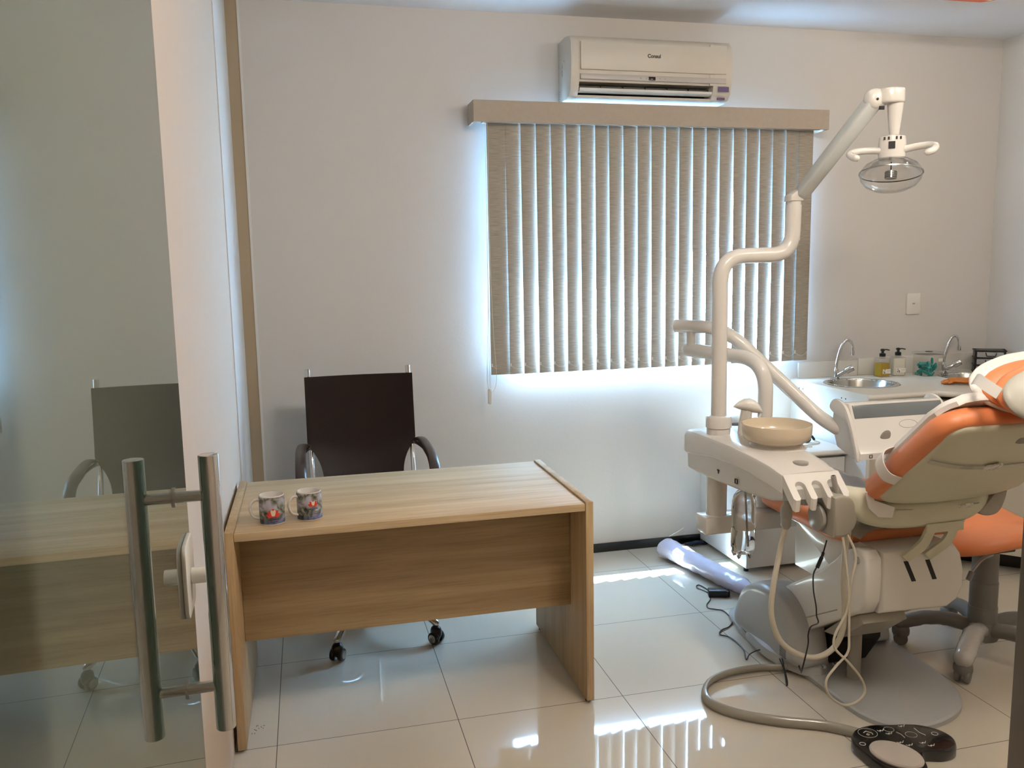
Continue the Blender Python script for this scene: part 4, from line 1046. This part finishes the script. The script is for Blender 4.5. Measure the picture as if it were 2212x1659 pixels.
    hb_ = [(1.589,-1.83,.65),(1.603,-1.85,.485),(1.614,-1.85,.307),(1.611,-1.85,.243),(1.567,-1.85,.199),(1.534,-1.85,.155),(1.545,-1.85,.104),(1.599,-1.85,.060),(1.653,-1.85,.062),(1.684,-1.85,.094),(1.663,-1.85,.150),(1.611,-1.85,.213),(1.562,-1.85,.265),(1.562,-1.85,.314),(1.602,-1.85,.389),(1.614,-1.85,.484),(1.628,-1.85,.577),(1.607,-1.83,.645)]
    obj('thin_hose', tube(catmull(hb_,7), .0042, 10), M_hose, t)
    # swing column that carries the console arm
    cl = fillet([(1.697,-1.15,.535),(1.697,-1.15,1.150),(1.53,-.79,1.165)], .13, 14)
    obj('swing_column', tube(cl, .0295, 24, round_end=True), M_dent, t)
unit()

# ------------------------------------------------------------------ instrument console on its arm
def console():
    t = thing('instrument_console', 'white dentist instrument console on a bent swing arm over the chair', 'console', (1.53,-.80,1.19))
    obj('arm_pivot', cyl((1.535,-.805,1.175),(1.535,-.805,1.250), .020, 24), M_dent, t)
    a = fillet([(1.488,-.748,1.268),(1.628,-.925,1.268),(1.935,-1.165,.905),(1.975,-1.26,.862),(2.03,-1.30,.862)], .12, 14)
    obj('swing_arm', tube(a, .0275, 24), M_dent, t)
    x0, x1 = 1.955, 2.375
    pf = [(-1.30,.983),(-1.325,.984),(-1.352,.925),(-1.388,.830),(-1.410,.800),(-1.408,.775),(-1.36,.772),(-1.26,.80),(-1.22,.88),(-1.23,.95),(-1.26,.978)]
    b = obj('console_body', prism(pf, 'x', x0, x1, bev=.006, seg=2), M_dentw, t)
    F = frame((0,-1.352,.925),(1,0,0),(0,-.065,-.165) )
    # slanted front face frame: b runs downward
    A = Vector((0,-1.327,.982)); B = Vector((0,-1.388,.830)); dn = (B-A).normalized(); nrm = Vector((0,dn.z,-dn.y)); nrm = nrm if nrm.y < 0 else -nrm
    def onface(x, s, h): return Vector((x,A.y,A.z))+dn*s+nrm*h
    def quadbox(xa,xb,sa,sb,h0,h1,bev=.0015):
        bm = box(xa,xb,sa,sb,h0,h1,bev)
        for v in bm.verts: v.co = onface(v.co.x, v.co.y, v.co.z)
        return bm
    obj('smoked_panel', quadbox(x0+.012,x1-.004,.006,.060,-.002,.0035), M_screen, b)
    tr = NB(); 
    rg = [onface(2.20+.040*math.cos(k*PI/16), .092+.016*math.sin(k*PI/16), .0015) for k in range(33)]
    tube(rg, .0009, 6, bm=tr, caps=False); obj('touch_ring', tr, M_dgrey, b)
    for x in (2.085, 2.205): 
        s_ = superell(onface(x,.138,.002), .023,.005,.030, 2.1, 22, 12, rot=Matrix.Rotation(math.radians(20),3,'X')); obj('instrument_cradle', s_, M_dgrey, b)
    sy = NB()
    for q in ((1.995,2.008,.782,.7835),(1.995,2.008,.793,.7945),(1.995,1.9965,.782,.7945),(2.0065,2.008,.782,.7945)): box(q[0],q[1],-1.4115,-1.408,q[2],q[3],bm=sy)
    obj('square_mark', sy, M_ink, b, smooth=False)
    ear = smooth2([(-1.245,.990),(-1.29,.992),(-1.33,.966),(-1.362,.915),(-1.398,.83),(-1.412,.775),(-1.395,.780),(-1.365,.86),(-1.33,.915),(-1.275,.93),(-1.225,.955)], 4)
    obj('side_handle', prism(ear, 'x', x0-.016, x0-.001, bev=.004), M_dentw, t)
    obj('side_handle', prism(ear, 'x', x1+.001, x1+.016, bev=.004), M_dentw, t)
console()

# ------------------------------------------------------------------ dental light
def dental_light():
    px, py = 1.466, -1.20
    t = thing('dental_light', 'dental operating light on a tall bent pole with clear reflector head', 'lamp', (px, py, .872))
    obj('collar', lathe([(.046,.872),(.046,.895),(.0445,.897),(.050,.900),(.050,.935),(.047,.943),(.036,.946)], (px,py,0), 36), M_dent, t)
    p = fillet([(px,py,.90),(px-.004,py,1.562),(px+.302,py,1.566),(px+.305,py,1.755)], .105, 14)
    obj('pole', tube(p, .0295, 28), M_dent, t)
    x1 = px+.305
    obj('upper_sleeve', tube([(x1,py,1.62),(x1,py,1.768)], .0265, 24), M_dent, t)
    k = prism([(x1-.030,1.768),(x1+.026,1.768),(x1+.045,1.80),(x1+.030,1.826),(x1,1.81),(x1-.028,1.79)], 'y', py-.028, py+.028, bev=.008)
    obj('knuckle', k, M_dent, t)
    a = Vector((x1+.020, py-.01, 1.792)); b = Vector((1.935,-1.44,2.108))
    d = (b-a).normalized(); side = d.cross(Vector((0,-1,0))).normalized(); up = side.cross(d).normalized()
    rings = []
    for u, w, h in ((0,.020,.024),(.03,.026,.030),(.5,.027,.032),(.97,.028,.034),(1,.022,.028)):
        c = a.lerp(b,u); ring = []
        for q in range(20):
            an = 2*PI*q/20; ca, sa = math.cos(an), math.sin(an)
            ring.append(c+side*w*math.copysign(abs(ca)**.55,ca)+up*h*math.copysign(abs(sa)**.55,sa))
        rings.append(ring)
    arm = obj('spring_arm', ring_loft(rings), mat('arm_grey_white', (.76,.775,.765), .3, coat=.3), t, ang=40)
    obj('arm_seam', tube([a.lerp(b,.04)+up*-.001-side*-.028+Vector((0,-.003,0)), a.lerp(b,.93)-side*-.0285+Vector((0,-.003,0))], .0018, 6), M_dentw, arm)
    obj('arm_end_cap', superell(b, .037,.032,.038, 2.6, 22, 12), M_dent, t)
    sb = NB(); cyl(b+Vector((-.012,-.033,-.004)), b+Vector((-.012,-.030,-.004)), .0045, 10, bm=sb); box(b.x-.002,b.x+.016,b.y-.034,b.y-.028,b.z-.040,b.z-.028,bm=sb)
    obj('arm_screw', sb, M_dark, t)
    hx, hy = 1.992, -1.47
    hd = smooth2([(b.x+.01,b.y+.03),(hx-.005,hy+.042),(hx+.025,hy+.02),(hx+.035,hy-.01),(hx+.012,hy-.034),(hx-.03,hy-.030),(b.x+.005,b.y-.03)], 4)
    obj('swivel_head', prism(hd, 'z', 2.090, 2.142, bev=.008, seg=3), M_dent, t)
    cxn = hx+.006
    obj('drop_stem', lathe([(.0285,2.092),(.026,2.07),(.020,2.01),(.016,1.975),(.0145,1.955)], (cxn,hy,0), 24), M_dent, t)
    lx, lz = 1.992, 1.925
    ROT = Matrix.Translation((lx,hy,0))@Matrix.Rotation(math.radians(-37.7),4,'Z')@Matrix.Translation((-lx,-hy,0))
    def rt(bm): bm.transform(ROT); return bm
    bd = lathe([(.028,1.897),(.045,1.901),(.047,1.92),(.046,1.955),(.043,1.975),(.03,1.980)], (lx,hy,0), 32, sy=.8)
    obj('lamp_housing', rt(bd), M_dent, t)
    vb = NB(); 
    for an in (-2.2,-1.85,-1.25,-.9): box(lx+.044*math.cos(an)-.003, lx+.044*math.cos(an)+.003, hy+.036*math.sin(an)-.003, hy+.036*math.sin(an)+.001, 1.962, 1.972, bm=vb)
    box(lx-.012,lx+.010,hy-.040,hy-.032,1.930,1.955,bm=vb)
    obj('vent_slot', rt(vb), M_dark, t, smooth=False)
    for s in (-1, 1):
        hp_ = catmull([(lx+s*.035,hy-.01,1.927),(lx+s*.08,hy-.012,1.932+.002*s),(lx+s*.118,hy-.025,1.931+.004*s),(lx+s*.138,hy-.055,1.922+.004*s),(lx+s*.132,hy-.085,1.908+.003*s),(lx+s*.115,hy-.10,1.900+.003*s)], 6)
        obj('handle', rt(tube(hp_, [.0125]*(len(hp_)), 16, round_end=True)), M_dent, t)
    # collar ring and clear lens bowl tilted toward the camera
    obj('mount_ring', lathe([(.038,1.892),(.044,1.894),(.044,1.900),(.038,1.902)], (lx,hy,0), 32), M_steel, t)
    ax = Vector((-.12,-.16,-1)).normalized(); c = Vector((lx+.002, hy+.004, 1.897))
    dome = lathe([(.036,-.002),(.065,.008),(.090,.024),(.104,.044),(.107,.052)], c, 56, axis=ax, caps=False)
    lower = lathe([(.107,.052),(.101,.076),(.085,.096),(.058,.110),(.027,.116),(.004,.117)], c, 56, axis=ax, caps=False)
    lower = merge(dome, lower)
    bmesh.ops.remove_doubles(lower, verts=lower.verts, dist=.0005); bmesh.ops.recalc_face_normals(lower, faces=lower.faces)
    bmesh.ops.solidify(lower, geom=lower.faces[:], thickness=.0022)
    obj('clear_lens', lower, M_clearw, t, ang=50)
    obj('reflector', lathe([(.042,.010),(.070,.020),(.090,.038),(.098,.050),(.096,.052),(.088,.042),(.068,.024),(.042,.014)], c, 48, axis=ax, caps=False), M_clear, t, ang=60)
    obj('rim_ring', lathe([(.1085,.050),(.1085,.054),(.107,.054),(.107,.050)], c, 56, axis=ax, caps=False), M_steel, t)
    obj('bulb_post', cyl(c+ax*.010, c+ax*.050, .0022, 8), M_dark, t)
    bh = NB(); 
    cyl(c+ax*.046, c+ax*.070, .020, 24, bm=bh)
    obj('bulb_shield', bh, M_steel, t)
    bh = NB()
    for k in range(4): lathe([(.0203,-.0009),(.0212,0),(.0203,.0009)], c+ax*(.049+.006*k), 24, axis=ax, caps=False, bm=bh)
    obj('shield_ring', bh, M_dark, t)
dental_light()

# ------------------------------------------------------------------ foot control with flat tube
def pedal():
    t = thing('foot_control', 'black kidney shaped foot control with grey oval pad on the floor', 'foot control', (1.68,-2.08,0))
    out = smooth2([(1.515,-2.075),(1.520,-2.015),(1.560,-1.965),(1.625,-1.950),(1.70,-1.965),(1.775,-1.985),(1.825,-2.03),(1.835,-2.085),(1.805,-2.130),(1.755,-2.140),(1.700,-2.125),(1.665,-2.145),(1.645,-2.20),(1.600,-2.235),(1.545,-2.22),(1.520,-2.16)], 5)
    obj('housing', slab(frame((0,0,0),(1,0,0),(0,1,0)), out, [(.001,.004),(.004,0),(.030,.0),(.038,.004),(.041,.012)]), mat('foot_black', (.055,.055,.06), .22, coat=.4), t)
    pad = [(a,b) for a,b in [(.062*math.cos(u)*1.0, .080*math.sin(u)) for u in [2*PI*k/40 for k in range(40)]]]
    ang = math.radians(28); pts = [(1.592+a*math.cos(ang)-b*math.sin(ang)*-1*0 - b*math.sin(ang), -2.128+a*math.sin(ang)+b*math.cos(ang)) for a,b in pad]
    obj('pad', slab(frame((0,0,0),(1,0,0),(0,1,0)), pts, [(.030,.004),(.046,0),(.051,.003),(.053,.012)]), mat('pad_grey', (.70,.66,.62), .5, bump=.1), t)
    pr_ = NB(); rnd = random.Random(9); z = .0418
    def circ(cx, cy, r, w=.0007):
        tube([(cx+r*math.cos(a), cy+r*math.sin(a)*.9, z) for a in [2*PI*k/24 for k in range(25)]], w, 5, bm=pr_, caps=False)
    def line(pts): tube([(x,y,z) for x,y in pts], .0009, 5, bm=pr_)
    circ(1.590,-1.995,.030,.0004); circ(1.535,-2.045,.009); circ(1.668,-1.995,.016,.0004); circ(1.715,-2.040,.018,.0004); circ(1.79,-2.055,.010)
    line([(1.578,-1.990),(1.590,-1.985),(1.602,-1.998),(1.600,-2.008)]); circ(1.585,-2.003,.004)
    for cx, cy in ((1.640,-1.990),(1.655,-2.012),(1.722,-1.985),(1.655,-2.065),(1.672,-2.085),(1.720,-2.085),(1.735,-2.105)):
        line([(cx-.012,cy),(cx-.008,cy-.006),(cx-.002,cy-.002),(cx+.004,cy-.007),(cx+.012,cy+.001)])
        line([(cx-.006,cy-.009),(cx-.003,cy-.004)])
    line([(1.680,-2.015),(1.686,-2.03),(1.684,-2.05)]); line([(1.750,-2.01),(1.748,-2.035),(1.756,-2.055)])
    obj('pictogram', pr_, M_label, t)
    cw = [(1.735,-1.40,.075),(1.745,-1.47,.055),(1.70,-1.505,.042),(1.60,-1.49,.022),(1.50,-1.462,.018),(1.38,-1.470,.018),(1.285,-1.51,.018),(1.225,-1.59,.018),(1.222,-1.67,.018),(1.285,-1.755,.018),(1.39,-1.825,.018),(1.50,-1.880,.018),(1.565,-1.935,.018),(1.60,-1.975,.018)]
    obj('flat_tube', tube(catmull(cw,9), .017, 16, flat=(.62,1.0)), M_tube, t)
pedal()

# ------------------------------------------------------------------ stool
def stool():
    cx, cy = 2.417, -1.56
    t = thing('operator_stool', 'orange saddle stool with grey plastic wrapped star base', 'stool', (cx, cy, 0))
    rings = []; n = 26
    sb = NB(); G = []; nx, ny = 26, 20
    out = []
    for k in range(64):
        a = 2*PI*k/64; rx, ry = .255, .205; e = 2.6
        x = rx*math.copysign(abs(math.cos(a))**(2/e), math.cos(a)); y = ry*math.copysign(abs(math.sin(a))**(2/e), math.sin(a)); out.append((x,y))
    def saddle(x, y): return .060*(y/.2)**2*(1 if y > 0 else .2)-.022*(x/.25)**2*(1 if y<0 else .4)+.012*math.cos(x*9)
    for h, s in ((.462,.86),(.465,.95),(.474,.99),(.486,1.0),(.500,.975),(.510,.92),(.514,.80),(.512,.55),(.510,.25),(.510,.04)):
        rings.append([Vector((cx+a*s, cy+b*s, h+.008+saddle(a*s,b*s))) for a, b in out])
    obj('seat', ring_loft(rings), M_orange, t, ang=60)
    obj('seat_plate', box(cx-.05,cx+.07,cy-.07,cy+.07,.430,.470,.006), M_black, t)
    obj('height_lever', tube(catmull([(cx-.03,cy-.06,.428),(cx-.09,cy-.075,.418),(cx-.145,cy-.085,.375)],6), .006, 10, round_end=True), M_dgrey, t)
    obj('lever_knob', cyl((cx-.140,cy-.085,.380),(cx-.158,cy-.090,.352), .010, 12), M_stool, t)
    ob = lathe([(.052,.075),(.052,.20),(.050,.202),(.050,.30),(.0475,.302),(.0465,.425),(.030,.435)], (cx,cy,0), 32); 
    obj('column_sleeve', ob, M_stool, t)
    obj('hub', lathe([(.058,.070),(.062,.085),(.060,.125),(.054,.14)], (cx,cy,0), 28), M_stool, t)
    for k, dg in enumerate((144,216,288,0,72)):
        a = math.radians(dg); dx, dy = math.cos(a), math.sin(a); L = .285
        p = catmull([(cx+dx*.03,cy+dy*.03,.108),(cx+dx*.12,cy+dy*.12,.128),(cx+dx*.21,cy+dy*.21,.118),(cx+dx*L,cy+dy*L,.088)], 6)
        lg = tube(p, [(.040 if dg == 216 else .034)-.004*i/(len(p)-1) for i in range(len(p))], 16, flat=(.95,.85), round_end=True)
        wrap = dg in (216,144,288)
        for v in lg.verts:
            if wrap: v.co += Vector((noise.noise(v.co*40),noise.noise(v.co*40+Vector((9,0,0))),noise.noise(v.co*50)))*.004
        obj('leg', lg, M_wrap if dg == 216 else M_stool, t, ang=50, label='leg wrapped in crinkled clear plastic' if dg == 216 else None)
        ex, ey = cx+dx*L, cy+dy*L
        c_ = obj('caster', superell((ex,ey,.054), .030,.030,.026, 3, 18, 10), M_stool, t)
        wx, wy = -dy, dx
        for s in (-1,1): obj('wheel', cyl((ex+wx*s*.006,ey+wy*s*.006,.027),(ex+wx*s*.026,ey+wy*s*.026,.027), .027, 20, bev=.004), M_stool, c_)
stool()

# ------------------------------------------------------------------ small marks on the floor under the desk
db = NB(); rnd = random.Random(2)
for i in range(9):
    x, y = -.325+rnd.uniform(-.008,.03), -1.37+rnd.uniform(-.03,.02); a = rnd.uniform(0,PI); L = rnd.uniform(.004,.014)
    tube([(x,y,.0012),(x+L*math.cos(a),y+L*math.sin(a),.0012)], .0008, 5, bm=db)
tag_ = lone('floor_debris', db, M_dark, 'small dark scraps on the floor by the desk left panel', 'debris'); tag_['kind'] = 'stuff'

# ------------------------------------------------------------------ room lamps (out of view, lighting the room)
for i, (x, y, e) in enumerate(((1.15,-2.75,16),(1.4,-2.75,16),(1.15,-2.95,16),(1.4,-2.95,16),(2.45,-2.6,9.5),(2.7,-2.6,9.5),(2.45,-2.85,9.5))):
    light('spot_bulb', 'POINT', (x, y, 2.66), e, WARM, .025)
light('hall_bulb', 'POINT', (.9,-4.7,2.6), 8, (1,.76,.52), .06)
light('corner_bulb', 'POINT', (2.9,-.93,2.66), 5, (1,.88,.72), .03)
